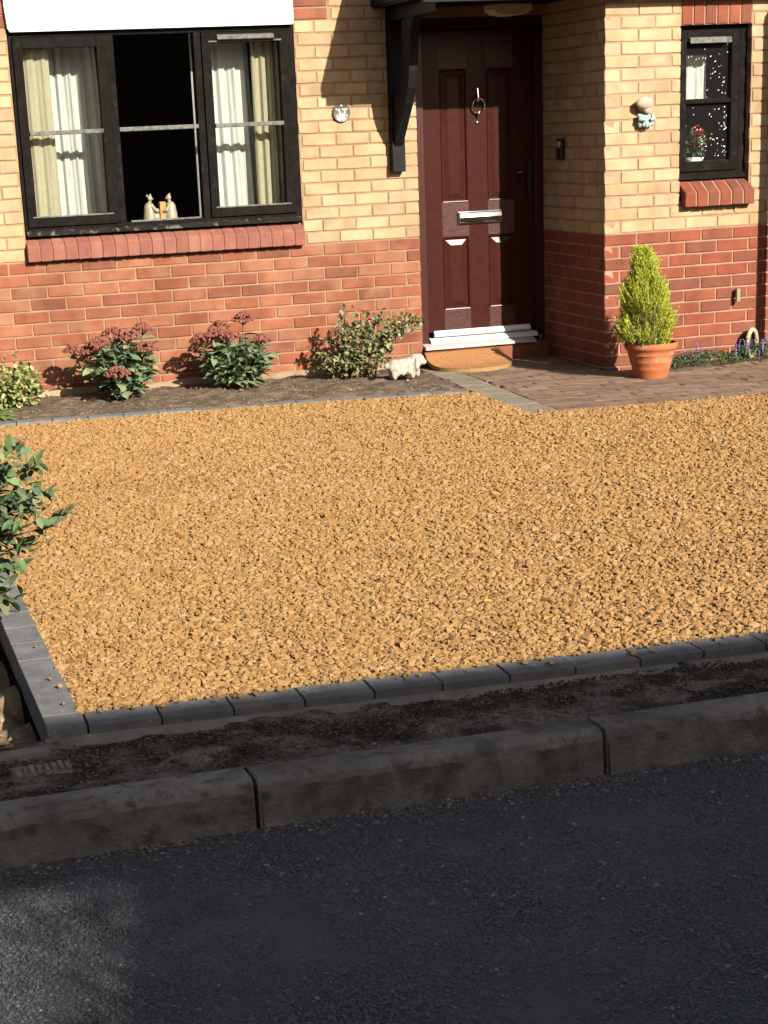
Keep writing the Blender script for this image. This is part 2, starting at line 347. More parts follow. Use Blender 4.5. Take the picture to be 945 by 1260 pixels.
for k in range(900):
    x = rnd.uniform(-4.2,-1.2); d = abs(rnd.gauss(0,.05)); pts.append((x, -7.395-d, ROADZ+.003))
for k in range(700):
    x = rnd.uniform(-4.2,-.8); y = rnd.choice([rnd.gauss(-6.87,.03), rnd.uniform(-7.24,-6.85), rnd.gauss(-7.24,.02)]); pts.append((x, min(-6.8, max(-7.26, y)), -.008+verge_edge(x, y)))
tag(chips('loose_grit', pts, .0055, M['grit']), 'small loose grit lying in the gutter and on the mossy strip behind the kerb', 'grit')

# ------------------------------------------------------------------ stones by geometry nodes (instances)
def scatter(name, P, S, R, C, m, nvar=6, sub=1, jit=.34):
    me = bpy.data.meshes.new(name); n = len(P)
    me.vertices.add(n); me.vertices.foreach_set('co', np.asarray(P, np.float32).ravel())
    for nm, arr in (('sc', S), ('rt', R)):
        a = me.attributes.new(nm, 'FLOAT_VECTOR', 'POINT'); a.data.foreach_set('vector', np.asarray(arr, np.float32).ravel())
    a = me.attributes.new('col', 'FLOAT', 'POINT'); a.data.foreach_set('value', np.asarray(C, np.float32))
    me.materials.append(m)
    o = link(name, me)
    ng = bpy.data.node_groups.new(name+'_nodes', 'GeometryNodeTree')
    ng.interface.new_socket('Geometry', in_out='INPUT', socket_type='NodeSocketGeometry')
    ng.interface.new_socket('Geometry', in_out='OUTPUT', socket_type='NodeSocketGeometry')
    N = ng.nodes; L = ng.links.new
    gi = N.new('NodeGroupInput'); go = N.new('NodeGroupOutput')
    join = N.new('GeometryNodeJoinGeometry')
    for k in range(nvar):
        ic = N.new('GeometryNodeMeshIcoSphere'); ic.inputs['Radius'].default_value = 1; ic.inputs['Subdivisions'].default_value = sub
        rv = N.new('FunctionNodeRandomValue'); rv.data_type = 'FLOAT_VECTOR'
        rv.inputs[0].default_value = (-jit,)*3; rv.inputs[1].default_value = (jit,)*3; rv.inputs['Seed'].default_value = k*17+3
        sp = N.new('GeometryNodeSetPosition'); L(ic.outputs[0], sp.inputs['Geometry']); L(rv.outputs[0], sp.inputs['Offset'])
        sm = N.new('GeometryNodeSetShadeSmooth'); sm.inputs['Shade Smooth'].default_value = False; L(sp.outputs[0], sm.inputs[0])
        mt = N.new('GeometryNodeSetMaterial'); mt.inputs['Material'].default_value = m; L(sm.outputs[0], mt.inputs[0])
        g2 = N.new('GeometryNodeGeometryToInstance'); L(mt.outputs[0], g2.inputs[0]); L(g2.outputs[0], join.inputs[0])
    iop = N.new('GeometryNodeInstanceOnPoints'); L(gi.outputs[0], iop.inputs['Points']); L(join.outputs[0], iop.inputs['Instance'])
    iop.inputs['Pick Instance'].default_value = True
    ri = N.new('FunctionNodeRandomValue'); ri.data_type = 'INT'; ri.inputs['Min'].default_value = 0; ri.inputs['Max'].default_value = nvar-1
    L(ri.outputs[2], iop.inputs['Instance Index'])
    def na(nm):
        q = N.new('GeometryNodeInputNamedAttribute'); q.data_type = 'FLOAT_VECTOR'; q.inputs[0].default_value = nm; return q.outputs[0]
    e2 = N.new('FunctionNodeEulerToRotation'); L(na('rt'), e2.inputs[0]); L(e2.outputs[0], iop.inputs['Rotation'])
    L(na('sc'), iop.inputs['Scale'])
    L(iop.outputs[0], go.inputs[0])
    md = o.modifiers.new('stones', 'NODES'); md.node_group = ng
    return o

def grid_pts(x0, x1, y0, y1, s):
    xs = np.arange(x0, x1, s); ys = np.arange(y0, y1, s)
    X, Y = np.meshgrid(xs, ys); X = X.ravel(); Y = Y.ravel()
    return X+NR.uniform(-.5,.5,X.size)*s, Y+NR.uniform(-.5,.5,Y.size)*s

# ------------------------------------------------------------------ golden gravel
def bed_y(x): return -1.055 - (x+2.952)*.1185            # gravel side of the bed edging
PATH = [(-.075,-.10),(-.225,-2.345)]                      # left edge of the path
def path_x(y): return PATH[0][0] + (y-PATH[0][1])*(PATH[1][0]-PATH[0][0])/(PATH[1][1]-PATH[0][1])
def path_front(x): return -2.345 - (x+.225)*.055
def edge_in(x): return -6.655 - (x+3.431)*.05*.9          # inner side of the front edging
mb = MB(); mb.add([(-3.44,-6.75,-.022),(3.5,-7.0,-.022),(3.5,-2.3,-.022),(-.2,-2.3,-.022),(-.12,-1.3,-.022),(-3.44,-.95,-.022)], [(0,1,2,3,4,5)])
tag(mb.build('gravel_base', M['fines']), kind='structure')
PX, PY, LZ = [], [], []
for layer, (s, z) in enumerate(((.0150, -.014), (.0138, -.010), (.0152, -.005))):
    X, Y = grid_pts(-3.44, 3.2, -6.99, -.95, s)
    rightlim = 3.1 + (Y+2.41)*.5
    ok = (Y < bed_y(X)-.006) & (Y > edge_in(X)+.006) & (X > -3.434+(Y+6.657)*.024) & (X < rightlim)
    inpath = (X > path_x(Y)-.008) & (Y > path_front(X)-.012)
    ok &= ~inpath
    PX.append(X[ok]); PY.append(Y[ok]); LZ.append(np.full(ok.sum(), z))
PX = np.concatenate(PX); PY = np.concatenate(PY); LZ = np.concatenate(LZ); n = PX.size
r = np.clip(NR.lognormal(math.log(.0088), .30, n), .0045, .018)*np.where(LZ == -.010, .72, 1.0)
P = np.stack([PX, PY, LZ+NR.uniform(-1,1,n)*np.clip(.0025+.0012*(PX+3.4),.0022,.0055)+.006*np.sin(PX*1.9+1)*np.sin(PY*1.6)], 1)
S = np.stack([r*NR.uniform(.9,1.45,n), r*NR.uniform(.75,1.1,n), r*NR.uniform(.5,.85,n)], 1)
ns = 158                                                   # stones kicked on to the edging and the path
ex = np.concatenate([NR.uniform(-3.4,-.9,90), NR.normal(-3.452,.008,8), NR.uniform(-.2,1.4,60)])
ey = np.concatenate([-6.655-(ex[:90]+3.431)*.045-np.abs(NR.normal(0,.035,90)), NR.uniform(-6.6,-4.8,8), -2.345-(ex[98:]+.225)*.055+np.abs(NR.normal(0,.05,60))])
ez = np.concatenate([np.full(90,.010), np.full(8,.012), np.full(60,-.004)])
er = np.clip(NR.lognormal(math.log(.0065),.35,ns),.003,.012)
P = np.concatenate([P, np.stack([ex, ey, ez], 1)]); S = np.concatenate([S, np.stack([er*1.2, er, er*.75], 1)]); n += ns
PX = np.concatenate([PX, ex]); PY = np.concatenate([PY, ey])
R = np.stack([NR.normal(0,.27,n), NR.normal(0,.27,n), NR.uniform(0,2*PI,n)], 1)
stain = np.exp(-(((PX+2.45)/.5)**2+((PY+3.2)/.22)**2)*1.2)
Cc = np.clip(NR.beta(2.0,2.0,n)-.40*stain*NR.uniform(0,1,n), 0, 1)
print('gravel stones', n)
tag(scatter('gravel', P, S, R, Cc, M['gravel']), 'golden angular gravel spread over the front drive', 'gravel', kind='stuff')

# ------------------------------------------------------------------ road chippings
X, Y = grid_pts(-4.3, -1.1, -9.2, -7.40, .0080)
ok = (X < -1.25+(Y+7.4)*.8+.2)
X, Y = X[ok], Y[ok]; n = X.size
r = np.clip(NR.lognormal(math.log(.0041), .30, n), .002, .0085)
zr = np.array([.004*mnoise.fractal(Vector((x*2, y*2, ROADZ*9+1.7)), 1.0, 2.0, 4) for x, y in zip(X, Y)])
P = np.stack([X, Y, ROADZ+zr-r*.15], 1)
S = np.stack([r*NR.uniform(.9,1.3,n), r*NR.uniform(.8,1.1,n), r*NR.uniform(.55,.85,n)], 1)
R = np.stack([NR.normal(0,.25,n), NR.normal(0,.25,n), NR.uniform(0,2*PI,n)], 1)
Cc = np.where(NR.rand(n) < .012, NR.uniform(.82,1,n), NR.beta(2,3,n)*.80)
print('chippings', n)
tag(scatter('road_chippings', P, S, R, Cc, M['chip']), 'dark worn stone chippings set in the road surface', 'asphalt', kind='stuff')

# ------------------------------------------------------------------ block edging round the gravel
edging = empty('gravel_edging', (-2.5,-6.75,0), 'charcoal block edging around the golden gravel drive', 'edging', kind='structure')
def block_mesh(lx, ly, h, m, ch=.0014):
    mb = MB().box(-lx/2, lx/2, -ly/2, ly/2, -h, 0); me, c = mb.mesh('block', m, bevel=ch, segs=1, origin=(0,0,0)); return me
eb = block_mesh(.199, .122, .10, M['edging'])
a = math.atan(-.045)
for i in range(33):
    x = -3.431+.106 + i*.2035 - .0  ; y = edge_in(x)-.061
    link('block', eb, edging, (x, y, .004+rnd.uniform(-.002,.002)), (rnd.uniform(-.006,.006), rnd.uniform(-.006,.006), a))
eb2 = block_mesh(.104, .199, .10, M['edging'])
link('block', block_mesh(.108, .124, .10, M['edging']), edging, (-3.485, edge_in(-3.485)-.061, .005), (0, 0, a))
for i in range(27):
    y = -6.655+.104 + i*.202
    link('block', eb2, edging, (-3.4855+(y+6.657)*.024, y, .005+rnd.uniform(-.002,.002)), (rnd.uniform(-.006,.006), rnd.uniform(-.006,.006), -.024))
eb3 = block_mesh(.199, .10, .10, M['edging'])
a3 = math.atan(-.1185)
for i in range(17):
    x = -3.46+.1 + i*.2025
    if x > -.26: break
    link('block', eb3, edging, (x, bed_y(x)+.052, .006+rnd.uniform(-.002,.002)), (0, 0, a3))
mb = MB()
mb.add([(-3.55,-6.765,-.020),(-3.55,-6.812,-.034),(3.3,-7.120,-.034),(3.3,-7.065,-.020),(-3.55,-6.765,-.1),(-3.55,-6.812,-.1),(3.3,-7.120,-.1),(3.3,-7.065,-.1)],
       [(0,1,2,3),(4,7,6,5),(0,4,5,1),(1,5,6,2),(2,6,7,3),(3,7,4,0)])
mb.build('concrete_haunch', M['haunch'], edging, bevel=.004)
mb = MB().box(-4.6, -3.553, -6.89, -6.845, -.14, -.012); mb.build('concrete_strip', M['haunch'], edging, bevel=.006)

# soil borders
tag(sheet('planting_bed', -4.6, -.10, -1.45, .06, -.004, 220, 80, .018, 9.0, M['soil'], edge=lambda x, y: (-.05 if y < bed_y(x)+.1 else 0) + (-.06 if x > path_x(y)-.01 else 0)), kind='structure')
tag(sheet('side_border', -6.5, -3.535, -6.846, -1.2, -.125, 150, 240, .055, 6.0, M['soil_pale']), kind='structure')
tag(sheet('porch_bed', 1.12, 3.4, -1.32, -.87, -.010, 120, 24, .012, 9.0, M['soil'], edge=lambda x, y: -.05 if y < -1.27+(x-1.27)*.28 else 0), kind='structure')
pts = [(rnd.uniform(-3.1,-.25), 0, 0) for k in range(420)]
pts = [(x, rnd.uniform(bed_y(x)+.11, -.02), .002) for x, _, _ in pts]
tag(chips('soil_crumbs', pts, .007, M['grit']), 'pale crumbs and small stones scattered on the planting bed soil', 'crumbs')
pts = [(rnd.uniform(-4.1,-3.60), rnd.uniform(-6.82,-4.8), -.125+rnd.uniform(0,.02)) for k in range(420)]
M['clod'] = mat('clay_clod', [(.30,.21,.12),(.22,.15,.085),(.38,.27,.17),(.17,.12,.07)], .95, 30, .3)
tag(chips('soil_clods', pts, .016, M['clod']), 'sunlit clay clods lying in the side border left of the edging', 'clods')

# ------------------------------------------------------------------ paved path
path = empty('path', (.5,-1.6,0), kind='structure')
PZ = -.010
mb = MB(); mb.add([(-.07,-.02,-.024),(-.222,-2.335,-.024),(3.6,-2.54,-.024),(3.6,-.9,-.024),(.9,-.9,-.024),(.9,.02,-.024)], [(0,1,2,3,4,5)])
mb.build('joint_sand', M['sand'], path)
pa = math.atan2(PATH[0][0]-PATH[1][0], PATH[0][1]-PATH[1][1])
pb1 = block_mesh(.190, .0985, .06, M['block_buff'])
L = math.hypot(PATH[0][0]-PATH[1][0], PATH[0][1]-PATH[1][1])
k = 0
while .05+k*.101 < L+.05:
    t = .05+k*.101
    x = PATH[1][0]+math.sin(pa)*t+.097; y = PATH[1][1]+math.cos(pa)*t
    if y < -.1: link('paving_block', pb1, path, (x, y, PZ+rnd.uniform(-.0015,.0015)), (0, 0, -pa))
    k += 1
pbk = block_mesh(.199, .099, .06, M['block'])
pbh = block_mesh(.098, .099, .06, M['block'])
cnt = 0
for j in range(24):
    y0 = -2.345+.05 + j*.1015
    if y0 > -.03: break
    for i in range(-1, 16):
        xs = path_x(y0)+.197
        x = -.12 + i*.2025 + (.101 if j % 2 else 0)
        a, b = x-.0995, x+.0995
        if b < xs+.03: continue
        a = max(a, xs)
        yy = y0 - (x+.225)*.055
        if yy > -.98 and b > .89: b = .89
        if yy > -1.25+max(0,(x-1.27))*.28 and x > 1.17: continue
        if b-a < .04 or x > 2.75: continue
        me = pbk if b-a > .19 else (pbh if abs(b-a-.098) < .02 else block_mesh(b-a, .099, .06, M['block']))
        link('paving_block', me, path, ((a+b)/2, yy, PZ+rnd.uniform(-.002,.002)), (rnd.uniform(-.008,.008), rnd.uniform(-.008,.008), -.055)); cnt += 1
print('paving', cnt)

# ------------------------------------------------------------------ HOUSE
house = empty('house', (0,0,0), 'yellow brick house with red brick base, dark window, maroon door and porch', 'house')
CX, D = .905, .885
fw = MB()
Y1 = .28
fw.box(-6.5,-2.566, .006, Y1, -.3, 3.6); fw.box(-2.566,-.792, .006, Y1, -.3, .93); fw.box(-2.566,-.792, .006, Y1, 2.172, 3.6); fw.box(-.792,-.004, .006, Y1, -.3, 3.6); fw.box(-.004,.93, .02, Y1, 2.172, 3.6)
front_wall = fw.build('front_wall', M['mortar'], house)
pw = MB()
RX0, RX1, RZ0, RZ1 = 1.415, 1.902, 1.12, 2.035
pw.box(CX+.005, RX0-.004, -D+.006, -D+.25, -.3, 2.8); pw.box(RX0-.004, RX1+.004, -D+.006, -D+.25, -.3, RZ0-.12); pw.box(RX0-.004, RX1+.004, -D+.006, -D+.25, RZ1+.002, 2.8); pw.box(RX1+.004, 4.5, -D+.006, -D+.25, -.3, 2.8)
pw.box(CX+.005, CX+.25, -D+.25, .13, -.3, 2.8)
porch_wall = pw.build('porch_wall', M['mortar_pale'], house)

VAR = {}
def brick_mb(L, H, Dp, var):
    q = random.Random(hash((round(L*1000), round(H*1000), var)) & 0xffff)
    c = .004; mb = MB(); j = lambda s=.0019: q.uniform(-s, s)
    hx, hz = L/2, H/2
    vs = [(-hx,Dp,-hz),(hx,Dp,-hz),(hx,Dp,hz),(-hx,Dp,hz)]
    ring = [(-hx+j(),c+j(.001),-hz+j()),(0,c+j(.001),-hz+j()),(hx+j(),c+j(.001),-hz+j()),(hx+j(),c+j(.001),hz+j()),(0,c+j(.001),hz+j()),(-hx+j(),c+j(.001),hz+j())]
    fr = [(-hx+c+j(),j(.001),-hz+c+j()),(0,j(.001),-hz+c+j()),(hx-c+j(),j(.001),-hz+c+j()),(hx-c+j(),j(.001),hz-c+j()),(0,j(.001),hz-c+j()),(-hx+c+j(),j(.001),hz-c+j())]
    vs += ring + fr
    fs = [(0,1,6,5) if False else (0,4,5,6,1), (1,6,7,2), (2,7,8,9,3), (3,9,4,0)]
    for i in range(6): fs.append((4+i, 4+(i+1) % 6, 10+(i+1) % 6, 10+i))
    fs += [(10,11,14,15),(11,12,13,14)]
    mb.add(vs, fs); return mb
def brick_mesh(L, H, Dp, mk):
    v = rnd.randrange(4); L = round(L*250)/250; key = (L, round(H, 3), mk, v)
    if key not in VAR:
        VAR[key] = brick_mb(L, H, Dp, v).mesh('brick', M[mk], origin=(0,0,0))[0]
    return VAR[key]
BR = []      # (visible size, L, H, matkey, loc, rotz, parent, tilt)
def row_bricks(r, j0, spans, face, parent, z0, H=.065, depth=.1, mk='red'):
    """one course: joints at j0+.225k, clipped to the free spans along the wall"""
    for (s0, s1) in spans:
        k = math.floor((s0-j0)/.225)-1
        while j0+k*.225 < s1:
            a = max(j0+k*.225+.005, s0); b = min(j0+(k+1)*.225-.005, s1)
            k += 1
            if b-a < .025: continue
            BR.append((a, b, z0, H, face, parent, mk))
o_ = -.7737
for r in range(-24, 13):
    ztop = .825-(r-1)*.075; z0 = ztop-.0705; zc = ztop-.0375
    if zc > 2.75 or zc < -.08: continue
    odd = r % 2
    red = r >= 1
    spans = [(-3.4, 0.0)]
    if .82 < zc: spans = [(-3.4,-2.568),(-.790,0.0)]
    if 2.175 < zc < 2.52:            # red bands either side of the white panel
        row_bricks(r, o_-.1125*odd, [(-.562,0.0)], 'front', front_wall, z0, mk='yellow')
        row_bricks(r, -.790-.005-.1125*odd*0, [(-.790,-.57)], 'front', front_wall, z0, mk='red_old')
        row_bricks(r, -2.568-.22, [(-2.79,-2.568)], 'front', front_wall, z0, mk='red_old')
        row_bricks(r, o_-.1125*odd, [(-3.4,-2.80)], 'front', front_wall, z0, mk='yellow')
    else:
        row_bricks(r, o_-.1125*odd, spans, 'front', front_wall, z0, mk='red_old' if red else 'yellow')
    mk = 'red' if red else 'yellow'
    # porch front
    spans = [(CX if odd else CX+.1125, 3.6)]
    if RZ0 < zc < RZ1: spans = [(spans[0][0], RX0), (RX1, 3.6)]
    elif RZ1 < zc < RZ1+.222: spans = [(spans[0][0], RX0), (RX1, 3.6)]
    elif .955 < zc < RZ0: spans = [(spans[0][0], RX0+.005), (RX1+.02, 3.6)]
    row_bricks(r, CX+(.2225 if odd else .1075), spans, 'porch', porch_wall, z0, mk=mk)
    # porch side, measured along +y from the corner
    row_bricks(r, -D+(.1075 if odd else 0)-.0, [(-D+.1125 if odd else -D, .068)], 'side', porch_wall, z0, mk=mk)
def vis(b):
    a, e, z0, H, face, par, mk = b
    if z0 > 2.30 or z0 < -.07: return 0
    if face == 'front': return (min(e,0)-max(a,-2.66))*1.0 if e > -2.66 else 0
    if face == 'porch': return (min(e,2.02)-a)*.9 if a < 2.0 and z0 < 2.12 else 0
    return (e-a)*.33 if z0 < 2.12 else 0
BR.sort(key=lambda b: -vis(b))
NAMED = 268
stuff = {}
def brick_xf(b):
    a, e, z0, H, face, par, mk = b
    c = (a+e)/2; zc = z0+H/2; p = rnd.uniform(-.0015,.0015)
    t = Euler((rnd.uniform(-.012,.012), rnd.uniform(-.006,.006), (rnd.uniform(-.006,.006)) + (-PI/2 if face == 'side' else 0)))
    loc = (c, p, zc) if face == 'front' else ((c, -D+p, zc) if face == 'porch' else (CX+p, c, zc))
    return Vector(loc), t
for i, b in enumerate(BR):
    loc, t = brick_xf(b); L = b[1]-b[0]
    if i < NAMED and vis(b) > 0:
        link('brick', brick_mesh(L, b[3], .098, b[6]), b[5], loc, t)
    else:
        mb = stuff.setdefault((b[5].name, b[6]), (MB(), b[5]))[0]
        q = brick_mb(L, b[3], .098, rnd.randrange(4)); mt = t.to_matrix()
        mb.add([mt @ Vector(v) + loc for v in q.v], q.f)
for (pn, mk), (mb, par) in stuff.items():
    tag(mb.build('bricks', M[mk], par), kind='stuff')
print('bricks', len(BR), sum(vis(b) > 0 for b in BR))
# cement splash at the wall foot
vs = []; mb = MB(); n = 90
for i in range(n+1):
    x = -3.4+3.38*i/n; h = .035+.03*mnoise.noise(Vector((x*2.3, 3, 1)))+.012*mnoise.noise(Vector((x*11, 1, 1)))
    vs += [(x,-.022,-.05),(x,-.012,h*.6),(x,.004,h)]
mb.add(vs, [(3*i+k, 3*i+3+k, 3*i+4+k, 3*i+1+k) for i in range(n) for k in (0,1)])
mb.build('cement_fillet', M['plinth'], house, smooth=True)

# sills of bricks on edge
def sill(x0, x1, n, prof, name, mk, parent, dx=0):
    bed = MB().prism([(p[0]+(.006 if p[0] < prof[2][0] else 0), p[1]-.004 if p[1] > prof[0][1]+.02 else p[1]+.004) for p in prof], 'x', x0+.006, x1-.006)
    s = bed.build(name, M['sillmortar' if mk == 'sillbrick' else 'mortar_pale'], parent)
    wb = (x1-x0)/n
    me, c = MB().prism(prof, 'x', -wb/2+.005, wb/2-.005).mesh('brick', M[mk], bevel=.004, segs=1)
    for i in range(n):
        link('brick', me, s, (x0+wb*(i+.5), c.y+rnd.uniform(-.002,.002), c.z+rnd.uniform(-.0015,.0015)), (0, rnd.uniform(-.01,.01), 0))
    return s
sill(-2.572, -.790, 23, [(-.052,.826),(-.052,.918),(.05,.972),(.05,.826)], 'window_sill', 'sillbrick', house)
sill(1.425, 1.920, 6, [(-D-.060,.962),(-D-.060,1.050),(-D+.06,1.122),(-D+.06,.962)], 'window_sill', 'red', house)
# soldier course over the small window
lin = MB().box(RX0-.002, RX1+.002, -D+.007, -D+.06, RZ1+.002, RZ1+.222).build('lintel', M['mortar_pale'], house)
lw = (RX1-RX0)/6
for i in range(6):
    q = brick_mb(.215, lw-.010, .05, i % 4); me, c = q.mesh('brick', M['red'], origin=(0,0,0))
    link('brick', me, lin, (RX0+lw*(i+.5), -D-.001, RZ1+.112), (0, PI/2, 0))

# ---- large window
def frame_rect(mb, x0, x1, z0, z1, wl_, wr, wb, wt, y0, y1):
    mb.box(x0, x0+wl_, y0, y1, z0, z1); mb.box(x1-wr, x1, y0, y1, z0, z1)
    mb.box(x0+wl_, x1-wr, y0, y1, z0, z0+wb); mb.box(x0+wl_, x1-wr, y0, y1, z1-wt, z1)
mb = MB(); frame_rect(mb, -2.562, -.796, .976, 2.168, .022, .036, .050, .045, .006, .09)
mb.box(-1.977,-1.930, .008, .09, 1.026, 2.123); mb.box(-1.432,-1.388, .008, .09, 1.026, 2.123)
win = mb.build('window', M['timber'], house, bevel=.003)
mb = MB().prism([(-.018,.974),(-.018,.992),(.02,1.012),(.02,.974)], 'x', -2.556, -.802); mb.build('frame_sill', M['scuffed'], win, bevel=.002)
for (x0, x1) in ((-2.540,-1.979),(-1.386,-.834)):
    mb = MB(); frame_rect(mb, x0, x1, 1.028, 2.121, .056, .058, .060, .062, -.010, .05); mb.build('casement', M['timber'], win, bevel=.004)
    mb = MB().box(x0+.03, x1-.03, -.016, .0, 1.082, 1.091); mb.build('bead', M['weathered'], win, bevel=.002)
    mb = MB().box(x0+.058, x1-.052, -.013, .03, 1.563, 1.588); mb.build('glazing_bar', M['weathered'], win, bevel=.004)
    mb = MB().box(x0+.062, x1-.056, .020, .024, 1.086, 2.062); mb.build('pane', M['glass'], win)
mb = MB().box(-1.930,-1.432, .004, .04, 1.565, 1.590); mb.build('glazing_bar', M['weathered'], win, bevel=.004)
mb = MB().box(-1.93,-1.432, .02, .024, 1.027, 2.122); mb.build('pane', M['glass'], win)
mb = MB().box(-1.90,-1.45, .0, .02, 1.026, 1.036); mb.build('bead', M['weathered'], win, bevel=.002)
mb = MB().prism([(-.012,2.072),(-.030,2.078),(-.030,2.098),(-.012,2.108)], 'x', -1.29, -.93); mb.box(-1.345,-1.29,-.016,-.008,2.062,2.072); mb.box(-.93,-.88,-.016,-.008,2.062,2.072)
mb.build('vent', M['weathered'], win, bevel=.003)
mb = MB().box(-2.56,-.797, .09, .36, .93, 1.008); mb.build('inner_sill', M['room'], win)
# white panel over the window, dark head below it
mb = MB().prism([(-2.556,3.3),(-2.572,2.75),(-2.572,2.30),(-2.562,2.175),(-2.548,2.152),(-.808,2.152),(-.799,2.165),(-.799,3.3)], 'y', -.034, .05); mb.build('wall_panel', M['white'], house, bevel=.004)
# room behind
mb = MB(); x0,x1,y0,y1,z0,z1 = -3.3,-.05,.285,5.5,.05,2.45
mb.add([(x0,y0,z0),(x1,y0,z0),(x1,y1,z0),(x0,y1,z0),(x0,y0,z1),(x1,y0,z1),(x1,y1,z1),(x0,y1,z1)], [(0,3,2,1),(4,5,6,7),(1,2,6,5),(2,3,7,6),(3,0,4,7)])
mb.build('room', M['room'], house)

# ---- door
door = empty('front_door', (.45,.08,.2), parent=house)
mb = MB(); yF = .085; yB = .125
cols = [(.067,.19),(.38,.515),(.705,.838)]      # stiles
for a, b in cols: mb.box(a, b, yF, yB, .195, 2.095)
rows = [(.195,.335),(.812,1.028),(1.86,2.095)]
for (x0, x1) in ((.19,.38),(.515,.705)):
    for (z0, z1) in ((.335,.812),(1.028,1.86)):
        def ring(i, y): return [(x0+i,y,z0+i),(x1-i,y,z0+i),(x1-i,y,z1-i),(x0+i,y,z1-i)]
        vs = ring(0,yF)+ring(.004,yF-.005)+ring(.010,yF-.003)+ring(.018,yF+.010)+ring(.022,yF+.010)+ring(.056,yF+.000)
        fs = [(4*q+k,4*q+(k+1) % 4,4*q+4+(k+1) % 4,4*q+4+k) for q in range(5) for k in range(4)]+[(20,21,22,23)]
        mb.add(vs, fs)
leaf = mb.build('door_leaf', M['maroon'], door)
for (z0, z1) in rows:
    for (x0, x1) in ((.1905,.3795),(.5155,.7045)): MB().box(x0, x1, yF+.0006, yB, z0+.0005, z1-.0005).build('door_rail', M['rail'], door)
mb = MB(); frame_rect(mb, .002, .903, .13, 2.17, .063, .063, 0.0001, .07, .06, .14); mb.build('door_frame', M['maroon_frame'], door, bevel=.004)
mb = MB().prism([(.07,.163),(.062,.166),(.050,.178),(.068,.205),(.084,.205),(.084,.163)], 'x', .105, .80); mb.build('weather_bar', M['alu'], door, bevel=.002)
mb = MB().prism([(.02,.128),(.02,.140),(.05,.158),(.14,.158),(.14,.128)], 'x', .068, .840); mb.build('threshold', M['alu'], door, bevel=.002)
mb = MB().prism([(-.045,.094),(-.045,.112),(.018,.127),(.14,.127),(.14,.094)], 'x', .004, .80); mb.build('door_sill', M['sillgrey'], door, bevel=.003)
mb = MB().box(.295,.612, .074, .086, .884, .968); lp = mb.build('letter_plate', M['chrome'], door, bevel=.005)
mb = MB().prism([(.074,.962),(.060,.955),(.056,.93),(.060,.900),(.074,.893)], 'x', .305, .602); mb.build('letter_flap', M['chrome'], door, bevel=.002)
# knocker: stem, ring, striker
mb = MB(); mb.tube([(.453,.078,1.735),(.453,.072,1.70),(.453,.066,1.665)], [.006,.007,.010], 8)
ringp = [(.453+.043*math.sin(t), .060-.006*math.cos(t), 1.628+.045*math.cos(t)) for t in [2*PI*k/20 for k in range(21)]]
mb.tube(ringp, .0052, 8); mb.ball((.453,.060,1.583), .012, 2); mb.ball((.453,.072,1.665), .014, 2)
mb.tube([(.453,.066,1.575),(.453,.07,1.555)], [.007,.004], 8); mb.build('knocker', M['chrome'], door, smooth=True)
mb = MB().lathe([(.011,0),(.011,-.008),(.006,-.012)], (.449,.086,1.525), 14, 'y'); mb.build('spyhole', M['chrome'], door, smooth=True)
mb = MB().box(.786,.816, .052, .062, 1.04, 1.27); mb.tube([(.80,.052,1.205),(.80,.022,1.205),(.735,.020,1.201)], .008, 8); mb.build('door_handle', M['bell'], door, bevel=.002)
MB().tube([(.733,.020,1.201),(.700,.020,1.199)], .0085, 8).build('handle_tip', M['chrome'], door, smooth=True)
mb = MB().box(.002,.903, .14, .30, .02, 2.2); mb.build('door_backing', M['dark'], house)
mb = MB().box(.002,.903, -.020, .14, -.05, .092); mb.build('door_step', M['red_old'], house, bevel=.004)

# ---- porch canopy
can = empty('porch_canopy', (.9,-.5,2.3), parent=house)
mb = MB().prism([(-1.00,2.255),(.0,2.72),(.0,2.80),(-1.02,2.33)], 'x', -.31, 3.6); mb.build('roof_slab', M['roof'], can)
mb = MB().box(-.29, 3.6, -.985, -.955, 2.198, 2.255)
mb.build('fascia', M['black'], can, bevel=.003)
mb = MB().box(-.27, 3.6, -.954, -.002, 2.232, 2.245); mb.build('soffit', M['black'], can)
mb = MB().prism([(-.954,2.245),(-.002,2.245),(-.002,2.70)], 'x', -.285, -.262); mb.build('cheek', M['black'], can)
# gallows bracket: wall post, arm under the soffit, curved brace
mb = MB(); mb.box(-.192,-.106, -.066, -.001, 1.245, 2.23)
mb.box(-.186,-.112, -.90, -.067, 2.155, 2.228)
outer = [(-.064,1.40),(-.15,1.50),(-.22,1.58),(-.29,1.66),(-.35,1.75),(-.385,1.85),(-.405,1.97),(-.43,2.08),(-.50,2.157)]
inner = [(-.064,1.66),(-.10,1.70),(-.15,1.76),(-.19,1.82),(-.225,1.88),(-.25,1.95),(-.265,2.02),(-.285,2.09),(-.33,2.157)]
for k in range(8): mb.prism([outer[k], outer[k+1], inner[k+1], inner[k]], 'x', -.178, -.120)
mb.build('bracket', M['black'], can, bevel=.003)
# porch lamp
lampo = empty('porch_lamp', (.477,-.4,2.23), 'cream porch lamp with chamfered base hanging under the dark canopy', 'lamp')
mb = MB().prism([(.345,2.214),(.345,2.178),(.375,2.156),(.44,2.144),(.51,2.144),(.58,2.156),(.611,2.178),(.611,2.214)], 'y', -.47, -.33); mb.build('lamp_shade', M['lamp'], lampo, bevel=.006)
mb = MB().box(.335,.621, -.48, -.32, 2.2145, 2.2315); mb.build('lamp_base', M['black'], lampo, bevel=.003)

